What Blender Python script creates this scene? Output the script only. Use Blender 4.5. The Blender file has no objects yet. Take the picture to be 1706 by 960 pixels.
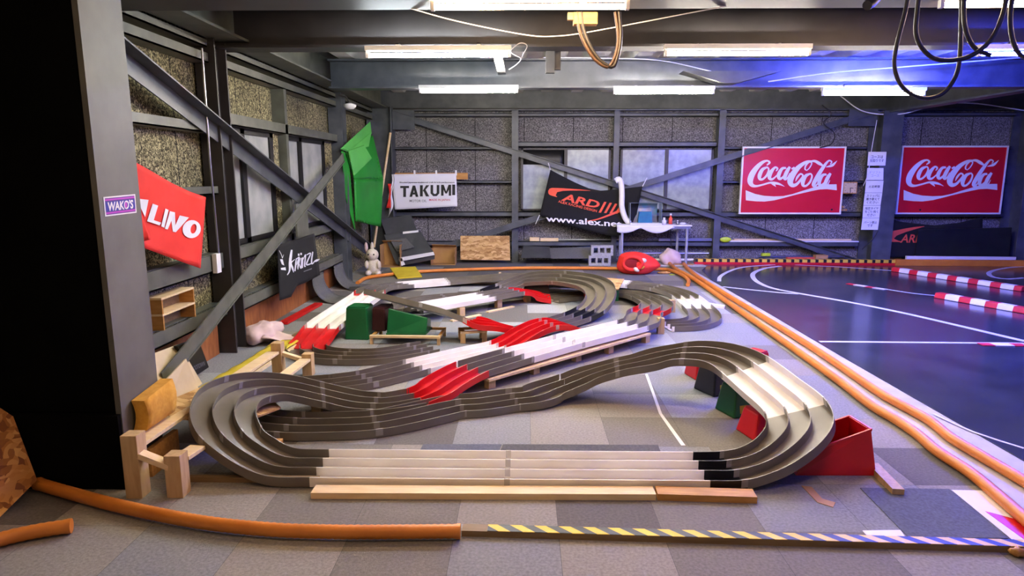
import bpy, math, random
from math import sin, cos, pi, radians as R
from mathutils import Vector as V, Matrix
SC = bpy.context.scene
COL = SC.collection
random.seed(7)
# ------------------------------------------------------------------ camera
CAM_H = 1.68; PITCH = R(9.95); YAW = R(1.0); FPX = 1100.0
cd = bpy.data.cameras.new('camera'); cam = bpy.data.objects.new('camera', cd); COL.objects.link(cam)
cam.location = (0, 0, CAM_H); cam.rotation_euler = (pi/2 - PITCH, 0, YAW)
cd.sensor_width = 36; cd.lens = 36*FPX/1706; cd.clip_start = .05; cd.clip_end = 100
SC.camera = cam
# ------------------------------------------------------------------ world, exposure
w = bpy.data.worlds.new('night'); SC.world = w; w.use_nodes = True
w.node_tree.nodes['Background'].inputs[0].default_value = (.62, .60, .58, 1)
w.node_tree.nodes['Background'].inputs[1].default_value = .06
SC.view_settings.view_transform = 'Standard'; SC.view_settings.look = 'None'
SC.view_settings.gamma = 1; SC.view_settings.use_curve_mapping = False
SC.view_settings.exposure = 1.9
# tubes: x centre, y, z, colour, strength (batten lamps; the builder is further down)
WARM = (1, .66, .36); WHITE = (1, .90, .76); COOL = (.88, .97, 1.0); BLUE = (.035, .06, 1.0)
TUBES = [(.035, 4.42, 2.71, WARM, 68, 'warm tube lamp under the nearest beam, brown cable loops beside it'),
         (3.27, 4.50, 2.73, WARM, 55, 'warm tube lamp behind the hanging black cables'),
         (-.74, 5.95, 2.675, COOL, 95, 'white tube lamp under the second beam, nearer the left wall'),
         (1.84, 6.0, 2.69, WHITE, 85, 'white tube lamp under the second beam, right of the brown cable loop'),
         (4.52, 6.0, 2.68, BLUE, 320, 'blue glowing tube lamp at the right'),
         (-.70, 8.66, 2.69, WHITE, 95, 'white tube lamp under the third beam, nearest the corner'),
         (1.75, 8.60, 2.665, WHITE, 95, 'white tube lamp in the middle under the third beam'),
         (4.30, 8.50, 2.63, WHITE, 95, 'white tube lamp crossed by the hanging black cable loop'),
         # further lamps of the same rows, nearer than the picture shows; the last two are only added for their light
         (.4, 1.9, 2.75, WARM, 38, 'warm tube lamp overhead behind the viewer'),
         (-1.6, 1.0, 2.75, WARM, 14, 'warm tube lamp overhead near the dark column'),
         (3.3, 2.2, 2.75, BLUE, 25, 'blue tube lamp overhead at the right'),
         (5.3, 3.4, 2.75, BLUE, 60, 'blue tube lamp overhead above the dark mat'),
         (7.2, 6.2, 2.70, BLUE, 100, 'blue tube lamp beyond the right edge'),
         (4.6, 7.55, 3.02, BLUE, 430, 'unseen blue tube lamp added behind the second beam to light the third'),  # added out of sight to turn the third beam's face blue
         (.6, 7.4, 3.02, WHITE, 45, 'unseen white tube lamp added behind the second beam to brighten the deck')]  # added out of sight to brighten the roof deck and third beam

# ------------------------------------------------------------------ picture point -> world point on a known plane (survey helper)
_f = V((-sin(YAW)*cos(PITCH), cos(YAW)*cos(PITCH), -sin(PITCH)))
_r = V((cos(YAW), sin(YAW), 0)); _u = V((-sin(YAW)*sin(PITCH), cos(YAW)*sin(PITCH), cos(PITCH)))
def ray(px, py): return _f + _r*((px-853)/FPX) - _u*((py-480)/FPX)
def PZ(px, py, z=0.0):
    d = ray(px, py); t = (z-CAM_H)/d.z; return V((d.x*t, d.y*t, z))
def PY(px, py, y):
    d = ray(px, py); t = y/d.y; return V((d.x*t, y, CAM_H+d.z*t))
def PX(px, py, x):
    d = ray(px, py); t = x/d.x; return V((x, d.y*t, CAM_H+d.z*t))

# ------------------------------------------------------------------ materials
def S(r, g, b):
    f = lambda c: (c/255/12.92) if c/255 <= .04045 else ((c/255+.055)/1.055)**2.4
    return (f(r), f(g), f(b), 1)
def mat(name, c, rough=.6, metal=0, c2=None, scale=8, stretch=(1,1,1), detail=4, lo=.35, hi=.65, bump=0, bscale=None, spec=None, emit=None, trans=0, alpha=1):
    m = bpy.data.materials.new(name); m.use_nodes = True; nt = m.node_tree; b = nt.nodes['Principled BSDF']
    b.inputs['Base Color'].default_value = c; b.inputs['Roughness'].default_value = rough; b.inputs['Metallic'].default_value = metal
    if spec is not None: b.inputs['Specular IOR Level'].default_value = spec
    if trans: b.inputs['Transmission Weight'].default_value = trans
    if alpha < 1: b.inputs['Alpha'].default_value = alpha
    if emit: b.inputs['Emission Color'].default_value = (*emit[0], 1); b.inputs['Emission Strength'].default_value = emit[1]
    if c2 is not None or bump:
        tc = nt.nodes.new('ShaderNodeTexCoord'); mp = nt.nodes.new('ShaderNodeMapping'); mp.inputs['Scale'].default_value = stretch
        nt.links.new(tc.outputs['Object'], mp.inputs[0])
        n = nt.nodes.new('ShaderNodeTexNoise'); n.inputs['Scale'].default_value = scale; n.inputs['Detail'].default_value = detail
        nt.links.new(mp.outputs[0], n.inputs['Vector'])
        if c2 is not None:
            rp = nt.nodes.new('ShaderNodeValToRGB'); e = rp.color_ramp.elements
            e[0].position = lo; e[0].color = c; e[1].position = hi; e[1].color = c2
            nt.links.new(n.outputs[0], rp.inputs[0]); nt.links.new(rp.outputs[0], b.inputs['Base Color'])
        if bump:
            n2 = n
            if bscale:
                n2 = nt.nodes.new('ShaderNodeTexNoise'); n2.inputs['Scale'].default_value = bscale; n2.inputs['Detail'].default_value = 3
                nt.links.new(mp.outputs[0], n2.inputs['Vector'])
            bp = nt.nodes.new('ShaderNodeBump'); bp.inputs['Strength'].default_value = bump; bp.inputs['Distance'].default_value = .01
            nt.links.new(n2.outputs[0], bp.inputs['Height']); nt.links.new(bp.outputs[0], b.inputs['Normal'])
    return m
def stripes(name, ca, cb, period, slope=0.0, axis=0, duty=.5, rough=.5):
    """diagonal two-colour bands along an axis of the object's own coordinates"""
    m = mat(name, ca, rough); nt = m.node_tree; b = nt.nodes['Principled BSDF']
    tc = nt.nodes.new('ShaderNodeTexCoord'); sx = nt.nodes.new('ShaderNodeSeparateXYZ'); nt.links.new(tc.outputs['Object'], sx.inputs[0])
    def mth(op, a, bb):
        k = nt.nodes.new('ShaderNodeMath'); k.operation = op
        for i, v in enumerate((a, bb)):
            if isinstance(v, (int, float)): k.inputs[i].default_value = v
            else: nt.links.new(v, k.inputs[i])
        return k.outputs[0]
    o = [sx.outputs[0], sx.outputs[1]]; p, q = (o[0], o[1]) if axis == 0 else (o[1], o[0])
    t = mth('ADD', p, mth('MULTIPLY', q, slope)); t = mth('ADD', mth('DIVIDE', t, period), 100.0)
    t = mth('LESS_THAN', mth('FRACT', t, 0), duty)
    mx = nt.nodes.new('ShaderNodeMix'); mx.data_type = 'RGBA'; mx.inputs['A'].default_value = ca; mx.inputs['B'].default_value = cb
    nt.links.new(t, mx.inputs['Factor']); nt.links.new(mx.outputs['Result'], b.inputs['Base Color']); return m
def wood(name, a, b, scale=3.0, stretch=(2, 14, 14), rough=.6):
    return mat(name, a, rough, c2=b, scale=scale, stretch=stretch, detail=6, lo=.3, hi=.7, bump=.15)
M = {}
M['steel'] = mat('painted_steel', S(62,66,72), .45, c2=S(80,84,90), scale=5, bump=.05)
M['steel_warm'] = mat('painted_steel_left', S(78,80,72), .45, c2=S(98,100,90), scale=5, bump=.05)
M['steel_dark'] = mat('dark_painted_steel', S(46,44,45), .5, c2=S(58,55,56), scale=3)
M['column_face'] = mat('grey_column_paint', S(88,86,76), .6, c2=S(100,98,88), scale=4, bump=.05)
M['black_clad'] = mat('black_cladding', S(7,7,7), .95, c2=S(11,11,10), scale=3, spec=.05)
M['deck'] = mat('pale_roof_deck', S(226,226,220), .6, c2=S(200,198,190), scale=3)
M['frosted'] = mat('frosted_pane', S(140,150,158), .20, c2=S(168,176,180), scale=7, bump=.06, bscale=90)
M['frosted_dim'] = mat('frosted_pane_left', S(146,150,148), .3, c2=S(176,178,174), scale=4, bump=.15, bscale=80)
M['black'] = mat('black_paint', S(14,14,15), .5)
M['grey_track'] = mat('grey_track_plastic', S(102,95,83), .38, c2=S(112,105,92), scale=6)
M['white_track'] = mat('white_track_plastic', S(226,220,210), .4, c2=S(236,232,224), scale=5)
M['red_track'] = mat('red_track_plastic', S(190,14,20), .35, c2=S(204,20,26), scale=6)
M['black_track'] = mat('black_track_plastic', S(18,18,20), .4)
M['clear_tape'] = mat('clear_tape', S(206,202,194), .25, alpha=.5)
M['pine'] = wood('pale_pine', S(222,192,142), S(236,212,168))
M['pine_end'] = wood('pine_post', S(182,150,104), S(204,174,128), stretch=(14,14,2))
M['brown_wood'] = wood('brown_timber', S(166,114,50), S(198,146,76))
M['old_wood'] = wood('worn_timber', S(116,92,58), S(140,114,76))
M['orange_ply'] = wood('orange_plywood', S(134,76,34), S(168,104,52), stretch=(3,6,1.5), scale=4)
M['ply'] = wood('pale_plywood', S(198,176,136), S(212,192,152), stretch=(3,3,3), scale=2)
M['green_bin'] = mat('green_plastic', S(8,88,44), .35, c2=S(10,98,50), scale=4)
M['red_bin'] = mat('red_plastic', S(190,12,26), .38, c2=S(202,16,30), scale=3)
M['black_bin'] = mat('black_plastic', S(26,27,30), .4)
M['dark_red_bin'] = mat('dark_maroon_plastic', S(50,12,18), .4)
M['hose'] = mat('orange_hose_plastic', S(204,118,38), .45, c2=S(220,134,50), scale=4)
M['white'] = mat('white_paint', S(232,230,228), .5)
M['paper'] = mat('white_paper', S(232,232,234), .7)
M['red_cloth'] = mat('red_cloth', S(222,40,30), .8, c2=S(232,50,38), scale=6)
M['black_cloth'] = mat('black_cloth', S(11,11,14), .9, c2=S(16,16,19), scale=6)
M['white_cloth'] = mat('white_cloth', S(222,222,228), .8)
M['green_sheet'] = mat('green_sheet', S(22,128,32), .6, c2=S(30,142,40), scale=3)
M['light_green'] = mat('pale_green_sheet_back', S(84,176,78), .6, c2=S(92,186,86), scale=3)
M['ink'] = mat('black_ink', S(16,16,18), .6)
M['yellow'] = mat('yellow_mat', S(196,172,32), .7, c2=S(208,186,44), scale=8)
M['foam'] = mat('yellow_foam', S(196,140,44), .95, c2=S(212,158,60), scale=30, bump=.3)
M['card'] = mat('brown_cardboard', S(166,124,74), .8, c2=S(178,138,88), scale=5)
M['concrete'] = mat('grey_concrete', S(150,150,150), .9, c2=S(172,172,172), scale=40, bump=.3)
M['felt'] = mat('grey_felt', S(84,84,82), .9, c2=S(98,98,96), scale=60)
M['dark_panel'] = mat('dark_grey_panel', S(56,58,60), .6, c2=S(66,68,70), scale=5)
M['pink'] = mat('pale_pink_cloth', S(206,178,172), .9, c2=S(218,192,186), scale=7)
M['orange_red'] = mat('orange_red_print', S(226,84,58), .7)
M['grey_ink'] = mat('grey_ink', S(110,110,116), .7)
M['red_ink'] = mat('red_ink', S(190,60,80), .7)
M['dark_glass'] = mat('dark_board', S(22,24,28), .3, c2=S(30,34,36), scale=4)
M['blue_panel'] = mat('blue_panel', S(36,52,92), .6, c2=S(42,60,104), scale=4)
M['leg_metal'] = mat('leg_metal', S(150,152,166), .35)
M['teal'] = mat('teal_plastic', S(24,110,140), .4, c2=S(30,90,130), scale=8)
M['booth_back'] = mat('booth_back', S(96,150,176), .4, c2=S(190,150,140), scale=4)
M['booth_clear'] = mat('booth_clear', S(170,186,198), .15, alpha=.62)
M['dark_red_cloth'] = mat('dark_red_cloth', S(130,14,20), .9)
M['lime'] = mat('lime_plastic', S(190,214,40), .4)
M['chrome'] = mat('bare_metal', S(170,172,176), .3, metal=1)
M['cable'] = mat('black_cable', S(30,26,24), .5)
M['brown_cable'] = mat('brown_cable', S(64,42,24), .5)
M['batten'] = mat('lamp_batten', S(214,214,210), .4)

def speckle(name, a, b, c, scale, joint, jaxis):
    """wood-wool board: coarse strands of three tones, dark joints every `joint` metres"""
    m = mat(name, a, .95); nt = m.node_tree; bs = nt.nodes['Principled BSDF']
    tc = nt.nodes.new('ShaderNodeTexCoord')
    n = nt.nodes.new('ShaderNodeTexNoise'); n.inputs['Scale'].default_value = scale; n.inputs['Detail'].default_value = 5; n.inputs['Distortion'].default_value = 1.2
    nt.links.new(tc.outputs['Object'], n.inputs['Vector'])
    rp = nt.nodes.new('ShaderNodeValToRGB'); cr = rp.color_ramp; cr.elements[0].position = .40; cr.elements[0].color = a
    cr.elements[1].position = .62; cr.elements[1].color = c; e = cr.elements.new(.5); e.color = b
    nt.links.new(n.outputs[0], rp.inputs[0])
    big = nt.nodes.new('ShaderNodeTexNoise'); big.inputs['Scale'].default_value = 1.1; nt.links.new(tc.outputs['Object'], big.inputs['Vector'])
    mr = nt.nodes.new('ShaderNodeMapRange'); mr.inputs['From Min'].default_value = .3; mr.inputs['From Max'].default_value = .7
    mr.inputs['To Min'].default_value = .7; mr.inputs['To Max'].default_value = 1.15; nt.links.new(big.outputs[0], mr.inputs['Value'])
    sx = nt.nodes.new('ShaderNodeSeparateXYZ'); nt.links.new(tc.outputs['Object'], sx.inputs[0])
    d = nt.nodes.new('ShaderNodeMath'); d.operation = 'DIVIDE'; d.inputs[1].default_value = joint; nt.links.new(sx.outputs[jaxis], d.inputs[0])
    fr = nt.nodes.new('ShaderNodeMath'); fr.operation = 'FRACT'; nt.links.new(d.outputs[0], fr.inputs[0])
    gt = nt.nodes.new('ShaderNodeMath'); gt.operation = 'GREATER_THAN'; gt.inputs[1].default_value = .012/joint; nt.links.new(fr.outputs[0], gt.inputs[0])
    ml = nt.nodes.new('ShaderNodeMath'); ml.operation = 'MULTIPLY'; nt.links.new(gt.outputs[0], ml.inputs[0]); nt.links.new(mr.outputs[0], ml.inputs[1])
    mx = nt.nodes.new('ShaderNodeVectorMath'); mx.operation = 'SCALE'; nt.links.new(rp.outputs[0], mx.inputs[0]); nt.links.new(ml.outputs[0], mx.inputs['Scale'])
    nt.links.new(mx.outputs[0], bs.inputs['Base Color'])
    bp = nt.nodes.new('ShaderNodeBump'); bp.inputs['Strength'].default_value = .6; bp.inputs['Distance'].default_value = .01
    nt.links.new(n.outputs[0], bp.inputs['Height']); nt.links.new(bp.outputs[0], bs.inputs['Normal']); return m
M['board_left'] = speckle('wood_wool_board_left', S(52,47,30), S(112,106,76), S(192,182,138), 48, .62, 1)
M['board_back'] = speckle('wood_wool_board_back', S(72,70,68), S(108,106,104), S(156,152,150), 50, .92, 0)
def osb(name, a, b, c):
    m = mat(name, a, .75); nt = m.node_tree; bs = nt.nodes['Principled BSDF']
    tc = nt.nodes.new('ShaderNodeTexCoord'); n = nt.nodes.new('ShaderNodeTexVoronoi'); n.inputs['Scale'].default_value = 24
    mp = nt.nodes.new('ShaderNodeMapping'); mp.inputs['Scale'].default_value = (.35, 1.0, 1.6); mp.inputs['Rotation'].default_value = (.7, .6, .5)
    ns = nt.nodes.new('ShaderNodeTexNoise'); ns.inputs['Scale'].default_value = 9
    nt.links.new(tc.outputs['Object'], ns.inputs['Vector'])
    ad = nt.nodes.new('ShaderNodeVectorMath'); ad.operation = 'MULTIPLY_ADD'; ad.inputs[1].default_value = (.12,.12,.12)
    nt.links.new(ns.outputs['Color'], ad.inputs[0]); nt.links.new(tc.outputs['Object'], ad.inputs[2])
    nt.links.new(ad.outputs[0], mp.inputs[0]); nt.links.new(mp.outputs[0], n.inputs['Vector'])
    sp = nt.nodes.new('ShaderNodeSeparateColor'); nt.links.new(n.outputs['Color'], sp.inputs[0])
    rp = nt.nodes.new('ShaderNodeValToRGB'); cr = rp.color_ramp; cr.elements[0].position = 0; cr.elements[0].color = a
    cr.elements[1].position = 1; cr.elements[1].color = c; e = cr.elements.new(.5); e.color = b
    nt.links.new(sp.outputs[0], rp.inputs[0]); nt.links.new(rp.outputs[0], bs.inputs['Base Color']); return m
M['osb'] = osb('strand_board', S(150,106,54), S(196,154,94), S(220,184,128))
M['osb_dark'] = osb('orange_strand_board', S(134,76,26), S(196,128,54), S(226,170,92))

# ------------------------------------------------------------------ mesh helpers
class MB:
    def __init__(s): s.v = []; s.f = []; s.sm = []
    def add(s, vs, fs, smooth=False):
        b = len(s.v); s.v += [V(p) for p in vs]; s.f += [tuple(i+b for i in f) for f in fs]; s.sm += [smooth]*len(fs); return s
    def box(s, lo, hi):
        x0,y0,z0 = lo; x1,y1,z1 = hi
        return s.add([(x0,y0,z0),(x1,y0,z0),(x1,y1,z0),(x0,y1,z0),(x0,y0,z1),(x1,y0,z1),(x1,y1,z1),(x0,y1,z1)],
              [(0,3,2,1),(4,5,6,7),(0,1,5,4),(1,2,6,5),(2,3,7,6),(3,0,4,7)])
    def hexa(s, p):   # 8 points, bottom ring then top ring
        return s.add(p, [(0,3,2,1),(4,5,6,7),(0,1,5,4),(1,2,6,5),(2,3,7,6),(3,0,4,7)])
    def bar(s, a, b, w, h, up=(0,0,1)):   # rectangular bar from a to b, w across, h along up, centred
        a = V(a); b = V(b); d = (b-a).normalized(); up = V(up); x = d.cross(up).normalized()*(w/2); y = x.cross(d).normalized()*(h/2)
        return s.hexa([a-x-y, a+x-y, b+x-y, b-x-y, a-x+y, a+x+y, b+x+y, b-x+y])
    def ibeam(s, a, b, w, h, t, up=(0,0,1)):  # H section
        a = V(a); b = V(b); d = (b-a).normalized(); up = V(up); x = d.cross(up).normalized(); y = x.cross(d).normalized()
        s.bar(a+y*(h/2-t/2), b+y*(h/2-t/2), w, t, up); s.bar(a-y*(h/2-t/2), b-y*(h/2-t/2), w, t, up); return s.bar(a, b, t, h-2*t, up)
    def prism(s, pts, n, t):   # planar outline pushed by n*t
        n = V(n).normalized()*t; k = len(pts); a = [V(p) for p in pts]
        return s.add(a+[p+n for p in a], [tuple(range(k))[::-1], tuple(range(k, 2*k))]+[(i,(i+1)%k,(i+1)%k+k,i+k) for i in range(k)])
    def tube(s, path, r, seg=10, ribs=None, closed=False, caps=True):
        P = [V(p) for p in path]; rings = []; prev = None; n = len(P)
        for i, p in enumerate(P):
            d = (P[(i+1)%n if closed else min(i+1, n-1)] - P[(i-1)%n if closed else max(i-1, 0)]).normalized()
            if prev is None:
                a = d.cross(V((0,0,1)));
                if a.length < 1e-3: a = d.cross(V((1,0,0)))
                a.normalize()
            else: a = (prev - d*prev.dot(d)).normalized()
            prev = a; b = d.cross(a); rr = (r[i] if isinstance(r, (list, tuple)) else r)*(1 if not ribs or i%2 else ribs)
            rings.append([p+a*(rr*cos(2*pi*k/seg))+b*(rr*sin(2*pi*k/seg)) for k in range(seg)])
        vs = [q for rg in rings for q in rg]; fs = []
        for i in range(n if closed else n-1):
            j = (i+1) % n
            fs += [(i*seg+k, i*seg+(k+1)%seg, j*seg+(k+1)%seg, j*seg+k) for k in range(seg)]
        s.add(vs, fs, True)
        if caps and not closed: s.add(rings[0], [tuple(range(seg))[::-1]]); s.add(rings[-1], [tuple(range(seg))])
        return s
    def lathe(s, c, prof, seg=20):   # prof: (radius, z)
        c = V(c); vs = [c+V((r*cos(2*pi*k/seg), r*sin(2*pi*k/seg), z)) for r, z in prof for k in range(seg)]
        fs = [(i*seg+k, i*seg+(k+1)%seg, (i+1)*seg+(k+1)%seg, (i+1)*seg+k) for i in range(len(prof)-1) for k in range(seg)]
        s.add(vs, fs, True); return s
    def blob(s, c, rx, ry, rz, seg=16, rot=None, fn=None):
        vs = []; rn = seg//2
        for i in range(rn+1):
            th = pi*i/rn
            for k in range(seg):
                p = V((sin(th)*cos(2*pi*k/seg), sin(th)*sin(2*pi*k/seg), cos(th)))
                if fn: p = fn(p)
                p = V((p.x*rx, p.y*ry, p.z*rz))
                if rot: p = rot @ p
                vs.append(V(c)+p)
        s.add(vs, [(i*seg+k, (i+1)*seg+k, (i+1)*seg+(k+1)%seg, i*seg+(k+1)%seg) for i in range(rn) for k in range(seg)], True); return s
    def grid(s, fn, nu, nv, t=0.0, nrm=None, smooth=True):   # sheet; with thickness t along nrm
        a = [fn(i/nu, j/nv) for j in range(nv+1) for i in range(nu+1)]; w_ = nu+1
        q = [(j*w_+i, j*w_+i+1, (j+1)*w_+i+1, (j+1)*w_+i) for j in range(nv) for i in range(nu)]
        if not t: return s.add(a, q, smooth)
        n = V(nrm).normalized()*t; k = len(a)
        rim = [i for i in range(nu)]+[j*w_+nu for j in range(nv)]+[nv*w_+i for i in range(nu, 0, -1)]+[j*w_ for j in range(nv, 0, -1)]
        s.add(a+[p+n for p in a], [f[::-1] for f in q]+[tuple(i+k for i in f) for f in q], smooth)
        b = len(s.v)-2*k; m = len(rim)
        s.f += [(b+rim[i], b+rim[(i+1)%m], b+rim[(i+1)%m]+k, b+rim[i]+k) for i in range(m)]; s.sm += [False]*m; return s
    def build(s, name, m, parent=None, origin=None, bevel=0, sharp=0):
        me = bpy.data.meshes.new(name)
        if parent is not None:
            o_ = V((0,0,0)); q = parent
            while q is not None: o_ += q.location; q = q.parent
        elif origin is not None: o_ = V(origin)
        else:
            xs = [p.x for p in s.v]; ys = [p.y for p in s.v]; zs = [p.z for p in s.v]
            o_ = V(((min(xs)+max(xs))/2, (min(ys)+max(ys))/2, min(zs)))
        me.from_pydata([tuple(p-o_) for p in s.v], [], s.f); me.validate()
        for p, k in zip(me.polygons, s.sm): p.use_smooth = k
        me.materials.append(M[m] if isinstance(m, str) else m); me.update()
        if sharp:
            for p in me.polygons: p.use_smooth = True
            me.set_sharp_from_angle(angle=R(sharp))
        ob = bpy.data.objects.new(name, me); COL.objects.link(ob)
        if parent is not None: ob.parent = parent
        else: ob.location = o_
        if bevel:
            bv = ob.modifiers.new('bevel', 'BEVEL'); bv.width = bevel; bv.segments = 2; bv.limit_method = 'ANGLE'
        return ob
def tag(o, label=None, cat=None, group=None, kind=None):
    for k, v in (('label', label), ('category', cat), ('group', group), ('kind', kind)):
        if v: o[k] = v
    return o
def thing(name, loc, label, cat, group=None):
    o = bpy.data.objects.new(name, None); o.empty_display_size = .1; COL.objects.link(o); o.location = loc; return tag(o, label, cat, group)
def struct(o): o['kind'] = 'structure'; return o
def copy_tree(o, parent=None):
    c = o.copy(); COL.objects.link(c)
    if parent is not None: c.parent = parent
    for ch in list(o.children): copy_tree(ch, c)
    return c
def spline(pts, step=.05, closed=False):
    """Catmull-Rom through the points (any dimension), sampled about every `step` metres"""
    n = len(pts); out = []; idx = []
    P = [tuple(p) for p in pts]; D = len(P[0])
    for i in range(n-1):
        p0 = P[i-1] if i > 0 else tuple(2*a-b for a, b in zip(P[0], P[1]))
        p1, p2 = P[i], P[i+1]; p3 = P[i+2] if i+2 < n else tuple(2*a-b for a, b in zip(P[-1], P[-2]))
        L = math.dist(p1[:3], p2[:3]); k = max(2, int(L/step)); idx.append(len(out))
        for j in range(k):
            t = j/k; out.append(tuple(.5*(2*p1[d]+(p2[d]-p0[d])*t+(2*p0[d]-5*p1[d]+4*p2[d]-p3[d])*t*t+(3*p1[d]-p0[d]-3*p2[d]+p3[d])*t**3) for d in range(D)))
    idx.append(len(out)); out.append(P[-1]); return out, idx
def text_geo(body, size=1.0, bold=0.0, shear=0.0, sx=1.0, align='CENTER', space=1.0):
    c = bpy.data.curves.new('txt', 'FONT'); c.body = body; c.size = size; c.offset = bold; c.shear = shear; c.align_x = align; c.align_y = 'CENTER'
    c.space_character = space; c.resolution_u = 3
    o = bpy.data.objects.new('txt', c); COL.objects.link(o); dg = bpy.context.evaluated_depsgraph_get(); dg.update()
    me = bpy.data.meshes.new_from_object(o.evaluated_get(dg))
    vs = [(v.co.x*sx, v.co.y) for v in me.vertices]; fs = [tuple(p.vertices) for p in me.polygons]
    bpy.data.objects.remove(o); bpy.data.curves.remove(c); bpy.data.meshes.remove(me); return vs, fs
def fit_text(body, u0, u1, v0, v1, **kw):
    """text geometry scaled into the rectangle (u0..u1, v0..v1)"""
    vs, fs = text_geo(body, **kw); xs = [a for a, b in vs]; ys = [b for a, b in vs]
    ax, bx, ay, by = min(xs), max(xs), min(ys), max(ys)
    return [(u0+(x-ax)/(bx-ax)*(u1-u0), v0+(y-ay)/(by-ay)*(v1-v0)) for x, y in vs], fs
def stroke(pts, ws):
    """calligraphic stroke: centre points with a full width at each, as a flat ribbon in (u, v)"""
    q, _ = spline([(p[0], p[1], 0, w_) for p, w_ in zip(pts, ws)], step=.02)
    L = []; Rr = []
    for i in range(len(q)):
        a = q[max(0, i-1)]; b = q[min(len(q)-1, i+1)]; dx, dy = b[0]-a[0], b[1]-a[1]; l = math.hypot(dx, dy) or 1
        h = max(q[i][3], .002)/2; L.append((q[i][0]-dy/l*h, q[i][1]+dx/l*h)); Rr.append((q[i][0]+dy/l*h, q[i][1]-dx/l*h))
    n = len(q); return L+Rr, [(i, i+1, n+i+1, n+i) for i in range(n-1)]
# ------------------------------------------------------------------ the setting
TP = .492; TX0 = 1.035; TY0 = 3.889
FL = [mat('carpet_%d' % i, S(*a), .95, c2=S(*b), scale=70, detail=3, lo=.3, hi=.7, bump=.15, bscale=160) for i, (a, b) in enumerate([
    ((106,102,95),(128,124,116)), ((126,122,114),(152,147,138)), ((86,83,79),(106,102,98)), ((116,117,118),(142,143,144)),
    ((104,110,118),(128,134,142)), ((70,70,70),(90,90,90)), ((138,140,140),(164,166,164)), ((78,82,92),(98,102,114))])]
def floor_mesh():
    me = bpy.data.meshes.new('floor'); vs = []; fs = []; mi = []
    rnd = random.Random(11); g = .002
    for j in range(-12, 20):
        for i in range(-18, 18):
            x = TX0+i*TP; y = TY0+j*TP
            if j < -3: x += .21
            if -3 <= j <= -1: x += .12
            k = len(vs); vs += [(x, y, 0), (x+TP-g, y, 0), (x+TP-g, y+TP-g, 0), (x, y+TP-g, 0)]; fs.append((k, k+1, k+2, k+3))
            c = rnd.choice([0,0,1,1,2,3] if y < 3.9 else [0,1,3,3,3,4,6,0] if y < 7 else [3,3,4,6,6,2,1])
            if y > 9.6: c = rnd.choice([2,2,5,3,7,2,0])
            if -.75 < x < 1.0 and 3.85 < y < 5.0: c = rnd.choice([0,1,1,3])
            mi.append(c)
    k = len(vs); vs += [(-12,-4,-.004),(12,-4,-.004),(12,14,-.004),(-12,14,-.004)]; fs.append((k,k+1,k+2,k+3)); mi.append(5)
    me.from_pydata(vs, [], fs)
    for m in FL: me.materials.append(m)
    for p, c in zip(me.polygons, mi): p.material_index = c
    o = bpy.data.objects.new('floor', me); COL.objects.link(o); struct(o)
floor_mesh()
XW = -2.90; YW_ = 12.68; XF = -2.75; YF = 12.5; ZC = 3.32
struct(MB().box((XW-.1, 2.0, 0), (XW, YW_+.1, ZC)).build('wall_left', 'board_left', origin=(0,0,0)))
struct(MB().box((XW-.1, YW_, 0), (11.5, YW_+.1, ZC)).build('wall_back', 'board_back', origin=(0,0,0)))
struct(MB().box((11.4, 2, 0), (11.5, YW_, ZC)).build('wall_right', 'board_back', origin=(0,0,0)))
# corrugated roof deck, ribs running away from the viewer
d = MB(); x = -4.0; prof = []
while x < 11.6:
    prof += [(x, 3.12), (x+.20, 3.12), (x+.27, 3.26), (x+.47, 3.26)]; x += .54
n = len(prof); d.add([(a, -1.5, z) for a, z in prof]+[(a, YW_+.1, z) for a, z in prof]+[(a, -1.5, z+.03) for a, z in prof]+[(a, YW_+.1, z+.03) for a, z in prof],
      [(i, i+n, i+1+n, i+1) for i in range(n-1)]+[(i+2*n, i+1+2*n, i+1+3*n, i+3*n) for i in range(n-1)])
struct(d.build('ceiling', 'deck', origin=(0,0,0)))
# ---- roof beams (H sections); bottom flanges about 2.75 m above the floor
def beam(a, b, m, wd=.24, h=.36, t=.022): return struct(MB().ibeam(a, b, wd, h, t).build('roof_beam', m, origin=(0,0,0)))
ZB = 2.75+.18
beam((-3.2, 4.55, ZB+.01), (11.4, 4.55, ZB+.01), 'steel_dark', .30)
beam((-3.2, 6.22, ZB+.02), (11.4, 6.22, ZB+.02), 'steel_dark')
beam((-2.5, 8.85, ZB-.01), (11.4, 8.85, ZB-.01), 'steel')
beam((-3.2, 12.52, 2.99), (11.4, 12.52, 2.99), 'steel', .20, .40)
beam((-2.62, 2.0, 3.01), (-2.62, 12.4, 3.01), 'steel_warm', .28, .36)
beam((6.55, 6.35, 2.87), (6.55, 12.4, 2.87), 'steel', .22, .30)
beam((-.28, 6.35, 3.0), (-.28, 8.72, 3.0), 'steel', .10, .20, .012)
beam((-3.2, 2.1, ZB+.05), (11.4, 2.1, ZB+.05), 'steel_dark', .30)
# gusset bracket and hangers seen between the beams
g = MB(); g.prism([(1.95,8.45,2.90),(3.15,8.45,2.90),(2.62,8.45,2.76),(2.45,8.45,2.76)], (0,1,0), .25); struct(g.build('beam_bracket', 'steel_warm', origin=(0,0,0)))
struct(MB().box((.20,6.32,2.58),(.28,6.38,2.80)).build('beam_hanger', 'steel', origin=(0,0,0)))
struct(MB().box((.24,6.40,2.62),(.34,6.46,3.1)).build('beam_hanger', 'steel', origin=(0,0,0)))
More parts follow.
